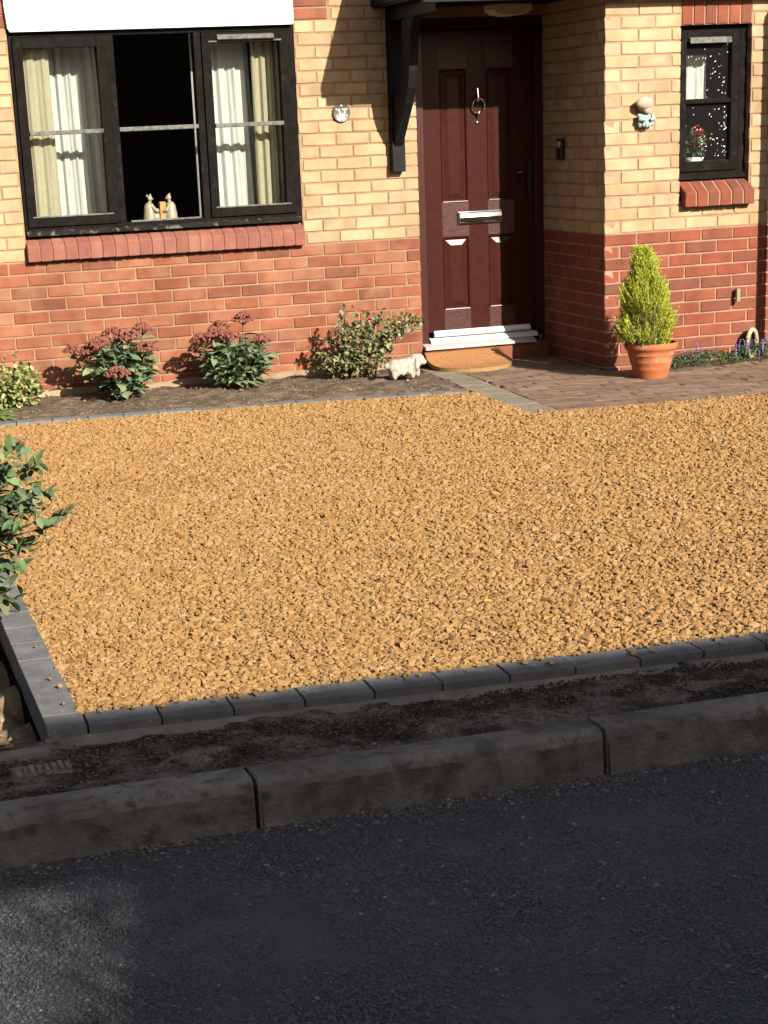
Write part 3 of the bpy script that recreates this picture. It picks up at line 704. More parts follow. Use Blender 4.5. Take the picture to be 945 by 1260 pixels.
# ---- small window in the porch
mb = MB(); y0 = -D+.055
frame_rect(mb, RX0, RX1, RZ0+.004, RZ1, .03, .05, .055, .045, y0, y0+.07)
sw = mb.build('window', M['timber'], house, bevel=.003)
mb = MB(); frame_rect(mb, RX0+.012, RX1-.058, RZ0+.052, RZ1-.035, .05, .055, .062, .06, y0-.014, y0+.04); mb.build('casement', M['timber'], sw, bevel=.004)
mb = MB().box(RX0+.055, RX1-.105, y0-.008, y0+.03, 1.578, 1.606); mb.build('glazing_bar', M['timber'], sw, bevel=.004)
mb = MB().box(RX0+.06, RX1-.11, y0+.018, y0+.022, 1.232, 1.942); mb.build('pane', M['obscure'], sw)
mb = MB().prism([(y0-.016,1.935),(y0-.034,1.93),(y0-.034,1.96),(y0-.016,1.968)], 'x', RX0+.075, RX1-.125); mb.build('vent', M['weathered'], sw, bevel=.003)
mb = MB().prism([(y0-.03,1.124),(y0-.03,1.138),(y0+.0,1.160),(y0+.02,1.160),(y0+.02,1.124)], 'x', RX0+.004, RX1-.004); mb.build('frame_sill', M['timber'], sw, bevel=.002)
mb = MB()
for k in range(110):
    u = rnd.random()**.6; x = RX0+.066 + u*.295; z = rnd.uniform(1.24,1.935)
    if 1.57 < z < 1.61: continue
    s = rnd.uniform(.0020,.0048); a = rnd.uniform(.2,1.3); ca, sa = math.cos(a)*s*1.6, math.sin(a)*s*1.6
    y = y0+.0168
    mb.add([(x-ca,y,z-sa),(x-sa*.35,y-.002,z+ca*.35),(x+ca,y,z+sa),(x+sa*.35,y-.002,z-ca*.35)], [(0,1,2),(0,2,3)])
tag(mb.build('painted_sparkles', M['sparkle'], sw), kind='stuff')  # white flecks painting the sun's sparkle on the patterned pane
mb = MB(); x0,x1,ya,yb,z0,z1 = RX0-.2,RX1+.5,-D+.252,1.2,1.0,2.3
mb.add([(x0,ya,z0),(x1,ya,z0),(x1,yb,z0),(x0,yb,z0),(x0,ya,z1),(x1,ya,z1),(x1,yb,z1),(x0,yb,z1)], [(0,3,2,1),(4,5,6,7),(1,2,6,5),(2,3,7,6),(3,0,4,7)])
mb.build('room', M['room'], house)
mb = MB().box(RX0, RX1-.02, y0+.07, y0+.22, 1.10, 1.182); mb.build('inner_sill', M['white'], sw)

# ---- pipes
mb = MB(); px_ = 2.052
mb.tube([(px_+.06,-D-.20,2.20),(px_+.02,-D-.17,2.15),(px_,-D-.125,2.09),(px_,-D-.115,2.01),(px_,-D-.115,1.0),(px_,-D-.115,.06)], .034, 14); mb.build('downpipe', M['pipe'], house, smooth=True)
mb = MB().tube([(1.825,-D+.02,.425),(1.825,-D-.035,.425)], .011, 10); mb.box(1.812,1.838,-D-.048,-D-.026,.355,.438); mb.build('overflow_pipe', M['beige_pl'], house, bevel=.003)

# ---- things fixed to the walls
bell = empty('doorbell', (CX-.001,-.255,1.34), 'black doorbell box with grey lens on shaded porch side wall', 'doorbell')
mb = MB().box(CX-.030, CX-.002, -.292, -.212, 1.272, 1.405); mb.build('bell_case', M['bell'], bell, bevel=.007)
mb = MB().lathe([(.024,0),(.022,-.006),(.012,-.012)], (CX-.031,-.262,1.368), 16, 'x'); mb.build('bell_lens', M['lens'], bell, smooth=True)
plq = empty('number_plaque', (-.508,-.002,1.62), 'round pewter house number plaque reading 17 with pale dots', 'number plaque')
mb = MB().lathe([(.058,0),(.058,-.010),(.054,-.014),(.050,-.011),(.0,-.010)], (-.508,-.002,1.62), 32, 'y', cap=False); mb.build('disc', M['pewter'], plq, smooth=True)
for k in range(6):
    a = PI/2 + k*PI/3
    mb = MB().ball((-.508+.040*math.cos(a), -.014, 1.62+.042*math.sin(a)), .0085, 2, 0, (1,.6,1)); mb.build('stud', M['stone_white'], plq, smooth=True)
mb = MB(); yy = -.0165; x = -.526
mb.box(x, x+.009, yy, -.011, 1.597, 1.645); mb.add([(x,yy,1.645),(x,yy,1.633),(x-.008,yy,1.628),(x-.008,yy,1.636)], [(0,1,2,3)])
mb.build('digit', M['digit'], plq)
mb = MB(); x = -.505
mb.box(x, x+.027, yy, -.011, 1.636, 1.645); mb.add([(x+.018,yy,1.636),(x+.027,yy,1.636),(x+.015,yy,1.597),(x+.005,yy,1.597),(x+.018,-.011,1.636),(x+.027,-.011,1.636),(x+.015,-.011,1.597),(x+.005,-.011,1.597)], [(0,1,2,3),(1,5,6,2),(0,3,7,4)])
mb.build('digit', M['digit'], plq)
ch = empty('wall_ornament', (1.16,-D,1.54), 'small wall ornament of a bonneted child in pale teal dress', 'ornament')
mb = MB().ball((1.160,-D-.035,1.586), .052, 3, .02, (1.0,.75,.92)); mb.ball((1.145,-D-.056,1.594), .052, 3, .02, (1.1,.55,.72)); mb.build('bonnet', M['cher_hat'], ch, smooth=True)
mb = MB().ball((1.166,-D-.052,1.552), .026, 3, .01, (1,.8,.9)); mb.build('face', M['cher_hat'], ch, smooth=True)
mb = MB().ball((1.163,-D-.022,1.505), .046, 3, .02, (.95,.6,.9))
for k in range(5): mb.ball((1.125+.020*k,-D-.030-.012*math.sin(k*PI/4),1.478+rnd.uniform(-.005,.005)), .018, 2, .03, (.8,.8,1.5))
for s in (-1, 1): mb.tube([(1.163+s*.040,-D-.03,1.525),(1.163+s*.046,-D-.05,1.500),(1.163+s*.018,-D-.062,1.492)], [.014,.014,.010], 8)
mb.build('dress', M['cher_teal'], ch, smooth=True)

# ------------------------------------------------------------------ curtains and window things
def curtain(name, label, x0, x1, y, m, folds, amp, z0, z1, lean=0.0):
    mb = MB(); nu, nv = max(24, folds*14), 14; vs = []
    ph = rnd.uniform(0, 6)
    for j in range(nv+1):
        v = j/nv; z = z0+(z1-z0)*v
        for i in range(nu+1):
            u = i/nu
            x = x0+(x1-x0)*u + lean*(1-v)*u
            yy = y + amp*math.sin(2*PI*folds*u+ph+.5*math.sin(3*v+ph)) + amp*.4*math.sin(2*PI*folds*2.3*u+ph*2)
            vs.append((x, yy, z))
    mb.add(vs, [(j*(nu+1)+i, j*(nu+1)+i+1, (j+1)*(nu+1)+i+1, (j+1)*(nu+1)+i) for j in range(nv) for i in range(nu)])
    return tag(mb.build(name, m, None, smooth=True), label, 'curtain')
curtain('curtain', 'pale yellow drape at the far left of the large window', -2.62, -2.315, .105, M['drape'], 4, .008, 1.012, 2.3)
curtain('curtain', 'white net curtain beside the left yellow drape in large window', -2.37, -2.01, .262, M['net'], 6, .013, 1.012, 2.3, .03)
curtain('curtain', 'white net curtain in right casement left of yellow drape', -1.40, -1.035, .262, M['net'], 5, .013, 1.012, 2.3, .04)
curtain('curtain', 'pale yellow drape at the right end of the large window', -1.04, -.80, .150, M['drape'], 4, .012, 1.012, 2.3)
curtain('curtain', 'white net curtain behind upper left pane of small porch window', 1.40, 1.735, -.62, M['net'], 4, .008, 1.60, 1.87)

def figurine(x, y, z, lab, facing):
    e = empty('figurine', (x, y, z), lab, 'figurine', 'figurines on the window sill')
    f = facing
    mb = MB()
    prof = [(.042,0),(.044,.02),(.040,.05),(.036,.08),(.033,.10),(.024,.118),(.011,.126)]
    mb.lathe(prof, (x, y, z), 18)
    mb.tube([(x,y,z+.11),(x+f*.006,y,z+.135)], [.012,.010], 10)
    mb.tube([(x+f*.012,y-.03,z+.105),(x+f*.035,y-.035,z+.075),(x+f*.052,y-.02,z+.068)], [.012,.011,.008], 8)
    if f > 0:
        mb.ball((x+.038,y,z+.035), .03, 2, 0, (1,.9,1.2)); mb.ball((x+.048,y-.005,z+.076), .014, 2)
    mb.build('robe', M['cream_pot'], e, smooth=True)
    mb = MB().ball((x+f*.008,y,z+.150), .017, 2, 0, (1,1,1.15)); mb.ball((x+f*.024,y,z+.147), .006, 1)
    if f > 0: mb.tube([(x-.010,y-.004,z+.160),(x-.010,y-.004,z+.176)], [.006,.005], 6); mb.tube([(x+.010,y,z+.165),(x+.012,y,z+.178)], [.006,.004], 6)
    else: mb.tube([(x-.004,y,z+.163),(x,y,z+.176)], [.010,.005], 8)
    mb.build('head', M['cream_pot'], e, smooth=True)
figurine(-1.757, .125, 1.008, 'cream figurine on window sill leaning right, left of tan box', 1)
figurine(-1.622, .125, 1.008, 'cream robed figurine on window sill right of tan box', -1)
bx = MB().box(-1.692,-1.655, .105, .150, 1.0085, 1.135); tag(bx.build('box', M['orange_box'], None, bevel=.002), 'upright tan box between two cream figurines on window sill', 'box')

# ------------------------------------------------------------------ foliage helpers
def leaf_vf(L, W, fold=.25, curl=.15, n=4):
    vs = []; fs = []
    for i in range(n+1):
        t = i/n; wd = W*math.sin(PI*min(.98, t*.92+.05))**.8*.5 if 0 < t < 1 else 0.0006
        z = -curl*L*t*t
        vs += [(-wd, t*L, z+fold*wd), (0, t*L, z), (wd, t*L, z+fold*wd)]
    for i in range(n):
        b = 3*i; fs += [(b, b+1, b+4, b+3), (b+1, b+2, b+5, b+4)]
    return vs, fs
def leaf_mesh(L, W, m, fold=.25, curl=.15, n=4):
    mb = MB(); mb.add(*leaf_vf(L, W, fold, curl, n)); return mb.mesh('leaf', m, smooth=True, origin=(0,0,0))[0]
def aim(d, roll=0.0):
    d = Vector(d).normalized(); q = d.to_track_quat('Y', 'Z'); return (q.to_matrix().to_4x4() @ Matrix.Rotation(roll, 4, 'Y'))
def add_leaf(mb, p, d, L, W, fold=.25, curl=.15, roll=0.0, n=3):
    vs, fs = leaf_vf(L, W, fold, curl, n); mt = aim(d, roll); p = Vector(p)
    mb.add([mt @ Vector(v) + p for v in vs], fs)
def put_leaf(me, parent, p, d, roll, s):
    o = link('leaf', me, parent, p); o.rotation_euler = aim(d, roll).to_euler(); o.scale = (s, s, s); return o
def rdir(r=1.0):
    while True:
        v = Vector((rnd.uniform(-1,1), rnd.uniform(-1,1), rnd.uniform(-1,1)))
        if .05 < v.length < 1: return v.normalized()*r

# ------------------------------------------------------------------ sedums
def sedum(x, y, label, heads, nstem, H, W, seed, lsz, lw_):
    global rnd
    rnd = random.Random(seed)
    e = empty('sedum_plant', (x, y, 0), label, 'plant', 'sedums in the bed under the window')
    st = MB(); lm = [leaf_mesh(lsz*.8, lsz*lw_, M['sed_leaf'], .35, .1), leaf_mesh(lsz, lsz*lw_*1.1, M['sed_leaf'], .3, .25)]
    tips = []
    heads = [(a_, b_, c_, d_*1.3) for a_, b_, c_, d_ in heads]
    for (hx, hy, hz, r) in heads: tips.append((Vector((hx, hy, hz)), r))
    for k in range(nstem):
        a = rnd.uniform(0, 2*PI); q = rnd.random()**.6
        tips.append((Vector((x+math.cos(a)*W*q, y+math.sin(a)*W*.75*q, H*rnd.uniform(.35,.85))), 0))
    nl = 0
    for p, r in tips:
        b = Vector((x+(p.x-x)*.3, y+(p.y-y)*.3, -.01)); m_ = (b+p)/2 + Vector(((p.x-x)*.12, (p.y-y)*.12, .0))
        st.tube([b, m_, p], [.005,.0045,.0035], 5)
        if nl > 285 and not r: break
        steps = max(3, int(p.z/.045))
        for s in range(1, steps+1):
            t = s/steps
            if r and t > .88: continue
            c = b*(1-t)**2 + m_*2*t*(1-t) + p*t*t
            a0 = rnd.uniform(0, 6.28)
            for q in range(2):
                a = a0 + q*PI; d = Vector((math.cos(a), math.sin(a), rnd.uniform(-.2,.75)))
                if nl < 290:
                    put_leaf(lm[rnd.randrange(2)], e, c, d, rnd.uniform(-.5,.5), rnd.uniform(.75,1.2)); nl += 1
    tag(st.build('stems', M['stem'], e, smooth=True))
    fo = MB()
    for k in range(420):
        d = rdir(); q = rnd.random()**.45
        p = Vector((x+.01+d.x*W*q*.95, y+d.y*W*.8*q, H*.46+d.z*H*.44*q))
        if p.z < .0: continue
        add_leaf(fo, p, Vector((d.x, d.y-.25, .35))+rdir(.6), lsz*rnd.uniform(.45,.85), lsz*lw_*rnd.uniform(.5,.85), .35, .15, rnd.uniform(-.6,.6), 3)
    tag(fo.build('foliage', M['sed_leaf'], e, smooth=True), kind='stuff')
    for (hx, hy, hz, r) in heads:
        mb = MB()
        for k in range(110):
            a = rnd.uniform(0, 6.28); q = math.sqrt(rnd.random())
            dz = .6*r*(1-q*q)+rnd.uniform(-.004,.004)
            mb.ball((hx+math.cos(a)*q*r, hy+math.sin(a)*q*r*.8, hz+dz), rnd.uniform(.007,.011), 1, .15)
        for k in range(5):
            a = k*1.256; mb.tube([(hx,hy,hz-.03),(hx+math.cos(a)*r*.6,hy+math.sin(a)*r*.5,hz)], .003, 4)
        mb.build('flower_head', M['sed_flower'], e)
    print(label, nl)
sedum(-2.10, -.36, 'bushy sedum under window with low front flower head and blue green leaves',
      [(-2.31,-.36,.285,.055),(-2.24,-.42,.335,.060),(-2.13,-.34,.375,.065),(-2.06,-.44,.365,.060),(-1.955,-.36,.400,.050),(-1.96,-.44,.285,.060),(-2.17,-.58,.165,.062),(-2.38,-.30,.300,.045)], 40, .36, .19, 21, .095, .55)
sedum(-1.37, -.33, 'bushy sedum nearest the rose, with long pale lower leaves and dark red heads',
      [(-1.50,-.36,.335,.060),(-1.58,-.34,.305,.060),(-1.29,-.26,.405,.055),(-1.42,-.40,.315,.055),(-1.20,-.34,.275,.050),(-1.44,-.26,.365,.055)], 44, .31, .20, 22, .115, .34)
rnd = random.Random(40)

# ------------------------------------------------------------------ rose bush
e = empty('rose_bush', (-.52,-.33,0), 'sparse straggly rose bush with brownish leaves beside white stone dog', 'shrub')
st = MB(); fo = MB(); dry = MB()
tips = [(-.82,-.36,.16),(-.78,-.30,.26),(-.70,-.40,.33),(-.64,-.32,.43),(-.56,-.36,.36),(-.46,-.30,.41),(-.38,-.34,.42),(-.30,-.30,.37),(-.20,-.30,.36),(-.10,-.34,.36),(-.72,-.44,.12),(-.60,-.46,.16),(-.48,-.42,.22),(-.36,-.38,.27),(-.66,-.40,.22),(-.54,-.30,.28),(-.84,-.30,.08),(-.42,-.46,.12)]
for tp in tips:
    tp = Vector(tp); b = Vector((-.55+rnd.uniform(-.10,.10), -.33+rnd.uniform(-.05,.05), -.01))
    m_ = b*.45+tp*.55+Vector((rnd.uniform(-.04,.04), rnd.uniform(-.04,.04), .05))
    st.tube([b, m_, tp], [.006,.0045,.002], 5)
    for k in range(24):
        t = rnd.uniform(.3,1.0); c = b*(1-t)**2+m_*2*t*(1-t)+tp*t*t
        ax = (rdir()+Vector((0,-.3,.2))).normalized(); tw = c+ax*rnd.uniform(.02,.06); st.tube([c, tw], .0013, 3, False)
        for q in range(5):
            d = (ax*.5+rdir()).normalized(); add_leaf(fo, c.lerp(tw, .4+.15*q), d, rnd.uniform(.024,.040), rnd.uniform(.016,.025), .3, .25, rnd.uniform(-1,1))
tag(st.build('stems', M['stem'], e)); tag(fo.build('foliage', M['rose_leaf'], e, smooth=True), kind='stuff')
mb = MB()
for k in range(9): add_leaf(mb, (-.635,-.42,.255), rdir()+Vector((0,-.6,.3)), .014, .012, .3, -.3)
mb.build('flower', mat('orange_petal', (.70,.33,.06), .6), e, smooth=True)
mb = MB().ball((-.60,-.38,.452), .008, 2, .1, (1,1,1.4)); mb.build('bud', M['bud'], e, smooth=True)

# ------------------------------------------------------------------ variegated shrub by the wall, far left
e = empty('variegated_shrub', (-2.86,-.36,0), 'yellow variegated shrub against wall at far left of the bed', 'shrub')
st = MB(); fo = MB()
for k in range(80):
    a = rnd.uniform(0, 6.28); q = rnd.random()**.4
    tp = Vector((-2.84+math.cos(a)*.23*q, -.38+math.sin(a)*.16*q, rnd.uniform(.06,.27)*(1.15-.4*q))); b = Vector((-2.86+math.cos(a)*.05, -.38+math.sin(a)*.05, -.01))
    st.tube([b, (b+tp)/2+Vector((0,0,.03)), tp], [.004,.003,.0015], 4)
    for j in range(20):
        t = rnd.uniform(.3,1.08); c = b.lerp(tp, t)+rdir(.02)
        add_leaf(fo, c, rdir()+Vector((math.cos(a)*.5, math.sin(a)*.5-.3, .4)), rnd.uniform(.028,.050), rnd.uniform(.019,.030), .2, .15, rnd.uniform(-1,1))
for (tx, tz) in ((-2.735,.34),(-2.80,.30)):
    tp = Vector((tx,-.34,tz)); b = Vector((tx-.03,-.36,.15)); st.tube([b, tp], [.003,.0012], 4)
    for j in range(16):
        add_leaf(fo, b.lerp(tp, rnd.uniform(.2,1)), rdir()+Vector((0,-.2,.4)), .024, .014, .2, .15, rnd.uniform(-1,1))
tag(st.build('stems', M['stem'], e)); tag(fo.build('foliage', M['varieg'], e, smooth=True), kind='stuff')
e = empty('strap_leaved_plant', (-2.93,-.80,0), 'low bright green strap leaved plant at left end of bed edging', 'plant')
for k in range(16):
    a = rnd.uniform(-2.6,.9); me = leaf_mesh(rnd.uniform(.12,.19), .020, M['grassy'], .3, .45, 6)
    put_leaf(me, e, (-2.95+rnd.uniform(-.03,.03), -.80+rnd.uniform(-.03,.03), 0.0), (math.cos(a)*.9, math.sin(a)*.9, rnd.uniform(.25,.8)), rnd.uniform(-.3,.3), 1)

# ------------------------------------------------------------------ broad-leaved shrub overhanging the edging, left
e = empty('broad_leaved_shrub', (-3.98,-5.25,-.08), 'glossy broad leaved green shrub leaning over edging at left', 'shrub')
st = MB(); lms = [leaf_mesh(.070, .031, M['leaf'], .35, .18, 5), leaf_mesh(.058, .029, M['leaf'], .3, .35, 5), leaf_mesh(.080, .033, M['leaf'], .45, .1, 5)]
tips = [(-3.31,-5.35,.49),(-3.36,-5.2,.53),(-3.28,-5.35,.385),(-3.22,-5.3,.30),(-3.30,-5.45,.29),(-3.38,-5.4,.22),(-3.42,-5.3,.12),(-3.47,-5.5,.06),(-3.42,-5.3,.44),(-3.45,-5.4,.34),(-3.50,-5.3,.26),(-3.40,-5.2,.30),(-3.52,-5.5,.16),(-3.55,-5.25,.55),(-3.60,-5.4,.42),(-3.58,-5.3,.10),(-3.44,-5.5,.40),(-3.36,-5.5,.36)]+[(rnd.uniform(-3.68,-3.40), rnd.uniform(-5.65,-5.0), rnd.uniform(.10,.56)) for k in range(8)]
nl = 0; flw = MB(); bud = MB()
for i, tp in enumerate(tips):
    tp = Vector(tp); b = Vector((-3.95+rnd.uniform(-.05,.05), -5.28+rnd.uniform(-.05,.05), -.09)); m_ = b.lerp(tp, .5)+Vector((-.04,0,.14 if tp.z > .2 else .22))
    pl = [b*(1-t)**2+m_*2*t*(1-t)+tp*t*t for t in [k/8 for k in range(9)]]
    st.tube(pl, [.009-.0008*k for k in range(9)], 6)
    ax = (tp-m_).normalized()
    for k in range(8):
        a = k*2.4; side = Vector((math.cos(a), math.sin(a), .25)); side = (side - ax*side.dot(ax)).normalized()
        put_leaf(rnd.choice(lms), e, tp-ax*.008*k, ax*rnd.uniform(.35,.9)+side, rnd.uniform(-.5,.5), rnd.uniform(.75,1.1)); nl += 1
    for k in range(2 if i > 17 else 4):
        t = rnd.uniform(.55,.93); c = b*(1-t)**2+m_*2*t*(1-t)+tp*t*t
        put_leaf(rnd.choice(lms), e, c, rdir()+ax*.7+Vector((0,0,.2)), rnd.uniform(-.6,.6), rnd.uniform(.7,1.05)); nl += 1
    if i == 1: bud.ball(tp+ax*.015, .013, 2, .2); bud.ball(tp+Vector((.012,-.01,.012)), .009, 2, .2)
for c in ((-3.39,-5.45,.43),):
    for k in range(8): flw.ball(Vector(c)+rdir(.006), .0050, 1, .1)
fo = MB()
for k in range(900):
    c = Vector((rnd.uniform(-3.72,-3.24), rnd.uniform(-5.6,-5.05), rnd.uniform(.03,.56)))
    if c.x > -3.31 - .17*(abs(c.z-.36)/.25)**1.3 + rnd.gauss(0,.025): continue
    add_leaf(fo, c, rdir()+Vector((.5,-.3,.25)), rnd.uniform(.035,.072), rnd.uniform(.018,.034), .35, .25, rnd.uniform(-1,1), 3)
tag(fo.build('foliage', M['leaf'], e, smooth=True), kind='stuff')
tag(st.build('branches', M['stem'], e, smooth=True)); bud.build('bud_cluster', M['bud'], e, smooth=True); flw.build('flower_cluster', M['white_flower'], e, smooth=True)
print('shrub leaves', nl)

# ------------------------------------------------------------------ potted conifer
PXc, PYc, PZ0 = .992, -1.36, -.012
pot = empty('plant_pot', (PXc, PYc, PZ0), 'ribbed terracotta pot on the paved path by the porch corner', 'plant pot')
prof = [(.098,0),(.104,.012),(.112,.05),(.1165,.056),(.1165,.066),(.124,.092),(.129,.098),(.129,.108),(.136,.136),(.142,.142),(.142,.156),(.148,.172),(.157,.178),(.162,.188),(.163,.208),(.159,.216),(.150,.214),(.146,.195),(.143,.17)]
MB().lathe(prof, (PXc, PYc, PZ0), 48, cap=True).build('pot_body', M['terracotta'], pot, smooth=True)
MB().lathe([(.145,.176),(.08,.182),(.01,.186)], (PXc, PYc, PZ0), 24).build('compost', M['compost'], pot, smooth=True)
con = empty('conifer', (PXc-.03, PYc, PZ0+.18), 'golden green feathery dwarf conifer growing in terracotta pot', 'conifer')
cx, cy, cz = PXc-.03, PYc, PZ0+.17
mb = MB().tube([(cx,cy,cz),(cx-.01,cy,cz+.25),(cx-.035,cy,cz+.56)], [.014,.008,.002], 8); mb.build('trunk', M['stem'], con, smooth=True)
fo = MB(); dry = MB(); inner = MB()
def crown_r(h):   # h 0..1
    return .03+.195*(1-h)**.74*min(1, (h+.12)/.30) if h < 1 else .02
Hc = .60
for k in range(4000):
    h = rnd.random()**1.25; a = rnd.uniform(0, 2*PI)
    lump = .80+.48*mnoise.noise(Vector((math.cos(a)*1.6, math.sin(a)*1.6, h*4.5)))*2*.6
    rr = crown_r(h)*lump*(rnd.random()**.35)
    ax = Vector((math.cos(a)*rr*1.05, math.sin(a)*rr, 0)); lean = Vector((-.04*h+.015*(1-h), 0, 0))
    base = Vector((cx, cy, cz+h*Hc*.97)) + ax + lean
    d = (Vector((math.cos(a)*.45, math.sin(a)*.45, 1.0)) + rdir(.25)).normalized()
    Ls = rnd.uniform(.04,.085)*(1-.3*h)
    tgt = fo
    if math.cos(a-3.7) > .3 and h < .42 and rnd.random() < .35: tgt = dry
    # a plume: many short needles along a twig
    side = d.cross(rdir()).normalized(); up2 = d.cross(side)
    for q in range(7):
        t = q/7; c = base + d*Ls*t; b_ = q*2.4
        nd = (d*.9 + side*math.cos(b_)*.55 + up2*math.sin(b_)*.55).normalized(); nl_ = Ls*.42*(1.1-t*.6)
        wv = nd.cross(rdir()).normalized()*.0026
        tgt.add([c-wv, c+wv, c+nd*nl_], [(0,1,2)])
    wv = side*.0018; tgt.add([base-wv, base+wv, base+d*Ls*1.15], [(0,1,2)])
tag(fo.build('foliage', M['conifer'], con), kind='stuff'); tag(dry.build('dry_foliage', M['conifer_dry'], con), kind='stuff')

# ------------------------------------------------------------------ flower clumps by the porch wall
def clump(x, y, w_, d_, h_, label, nf, seed):
    r_ = random.Random(seed); e = empty('flower_clump', (x, y, 0), label, 'flowers', 'purple flower clumps by the porch')
    lf = MB()
    for k in range(int(2200*w_*d_/.06)):
        a = r_.uniform(0, 6.28); q = math.sqrt(r_.random()); px, py = x+math.cos(a)*q*w_, y+math.sin(a)*q*d_
        z = h_*(1-q*q*.85)*r_.uniform(.3,1)+.004
        add_leaf(lf, (px, py, z), rdir()+Vector((0,-.2,.6)), r_.uniform(.010,.019), r_.uniform(.008,.013), .25, .2, r_.uniform(-1,1), 2)
    tag(lf.build('foliage', M['camp_leaf'], e, smooth=True), kind='stuff')
    for k in range(nf):
        a = r_.uniform(0, 6.28); q = math.sqrt(r_.random()); px, py = x+math.cos(a)*q*w_*.95, y+math.sin(a)*q*d_*.9; z = h_*(1-q*q*.7)+r_.uniform(.0,.05)
        fl = MB(); fl.tube([(px,py,max(0,z-.05)),(px,py,z)], .0015, 4)
        for s in range(r_.randint(3,6)):
            c = Vector((px, py, z-.012*s))+rdir(.007)
            for p in range(5):
                b_ = p*1.257; add_leaf(fl, c, (math.cos(b_)*.8, math.sin(b_)*.8-.4, .5), .010, .008, .1, -.1, 0, 2)
        fl.build('flower_spike', M['camp_flower'], e, smooth=True)
clump(1.50,-1.06, .28, .13, .085, 'low green clump with few purple flowers, nearest the terracotta pot', 9, 3)
clump(1.93,-1.02, .22, .13, .115, 'taller purple flowering clump around the pale stone ring by downpipe', 22, 5)
# pale ring
e = empty('stone_ring', (1.93,-.965,0), 'pale oval stone ring standing on edge among purple flowers', 'ornament')
pp = [(1.925+.050*math.sin(t), -.94+.03*math.sin(t), .085+.088*math.cos(t)) for t in [2*PI*k/28 for k in range(29)]]
MB().tube(pp, .0155, 10, False).build('rim', M['ring'], e, smooth=True)
mb = MB(); c0 = len(mb.v); ring_ = [(1.925+.044*math.sin(t), -.915+.026*math.sin(t), .085+.080*math.cos(t)) for t in [2*PI*k/28 for k in range(28)]]
mb.add(ring_+[(p[0], p[1]+.012, p[2]) for p in ring_], [tuple(range(28)), tuple(range(28,56))[::-1]]+[(k,(k+1)%28,28+(k+1)%28,28+k) for k in range(28)]); mb.build('dark_back', M['dark'], e)

# ------------------------------------------------------------------ geranium in the small window
gx, gy, gz = 1.592, -.735, 1.184
gp = empty('flower_pot', (gx, gy, gz), 'small white pot on the sill inside the small porch window', 'plant pot')
MB().lathe([(.046,0),(.058,.058),(.062,.060),(.062,.072),(.052,.07),(.048,.05)], (gx, gy, gz), 24).build('pot_body', M['white'], gp, smooth=True)
ge = empty('geranium', (gx, gy, gz+.05), 'red flowering geranium in white pot behind small patterned window', 'plant')
lf = MB()
for k in range(150):
    c = Vector((gx, gy, gz+.13))+Vector((rnd.gauss(0,.036), rnd.gauss(0,.03), rnd.gauss(0,.038)))
    add_leaf(lf, c, rdir()+Vector((0,-.5,.3)), rnd.uniform(.025,.04), rnd.uniform(.025,.036), .15, .1, rnd.uniform(-1,1), 3)
tag(lf.build('foliage', M['camp_leaf'], ge, smooth=True), kind='stuff')
for (dx, dz, r_) in ((-.005,.235,.034),(.030,.222,.022),(.022,.135,.016)):
    mb = MB(); mb.tube([(gx,gy,gz+.06),(gx+dx,gy-.03,gz+dz)], .002, 5)
    for k in range(46): add_leaf(mb, Vector((gx+dx, gy-.035, gz+dz))+rdir(r_*.75), rdir()+Vector((0,-.5,.2)), .014, .013, .1, 0, 0, 2)
    mb.build('flower_head', M['red_flower'], ge, smooth=True)

# ------------------------------------------------------------------ stone dog
dx, dy = -.335, -.60
dog = empty('dog_ornament', (dx, dy, 0), 'white stone dog with drooping ears facing right in the bed', 'ornament')
bd = MB()
for (px, py, pz, r, sx, sy, sz) in ((-.075,0,.078,.050,1,.85,.95),(-.03,0,.080,.048,1.3,.85,.95),(.025,0,.084,.050,1.1,.85,1.0),(.055,-.004,.098,.046,.9,.95,1.1),(.082,-.008,.112,.040,1,.9,.95),(.110,-.012,.098,.024,1.1,.9,.85),
        (-.085,-.026,.035,.024,.9,.8,1.5),(-.085,.026,.035,.024,.9,.8,1.5),(.035,-.026,.036,.021,.9,.8,1.7),(.066,.020,.036,.020,.9,.8,1.7),(.070,-.024,.040,.019,.8,.8,1.8),(-.125,0,.085,.018,1,.8,1.1),
        (.048,-.036,.075,.024,.7,.5,1.6),(.015,-.034,.062,.024,.9,.5,1.5),(-.03,-.034,.058,.026,1,.5,1.4),(-.065,-.036,.055,.024,.9,.5,1.4)):
    bd.ball((dx+px, dy+py, pz+.002), r, 3, .05, (sx, sy, sz))
ob = bd.build('dog_body', M['stone_white'], dog)
rm = ob.modifiers.new('remesh', 'REMESH'); rm.mode = 'VOXEL'; rm.voxel_size = .0045; rm.use_smooth_shade = True
sm_ = ob.modifiers.new('smooth', 'SMOOTH'); sm_.factor = .5; sm_.iterations = 3
for s in (-1, 1):
    MB().ball((dx+.060, dy-.006+s*.040, .090), .024, 2, .06, (.7,.5,1.8)).build('ear', M['stone_white'], dog, smooth=True)
    MB().ball((dx+.104, dy-.010+s*.018, .118), .0045, 2).build('eye', M['dark'], dog, smooth=True)
MB().ball((dx+.127, dy-.012, .092), .007, 2).build('nose', M['pewter'], dog, smooth=True)

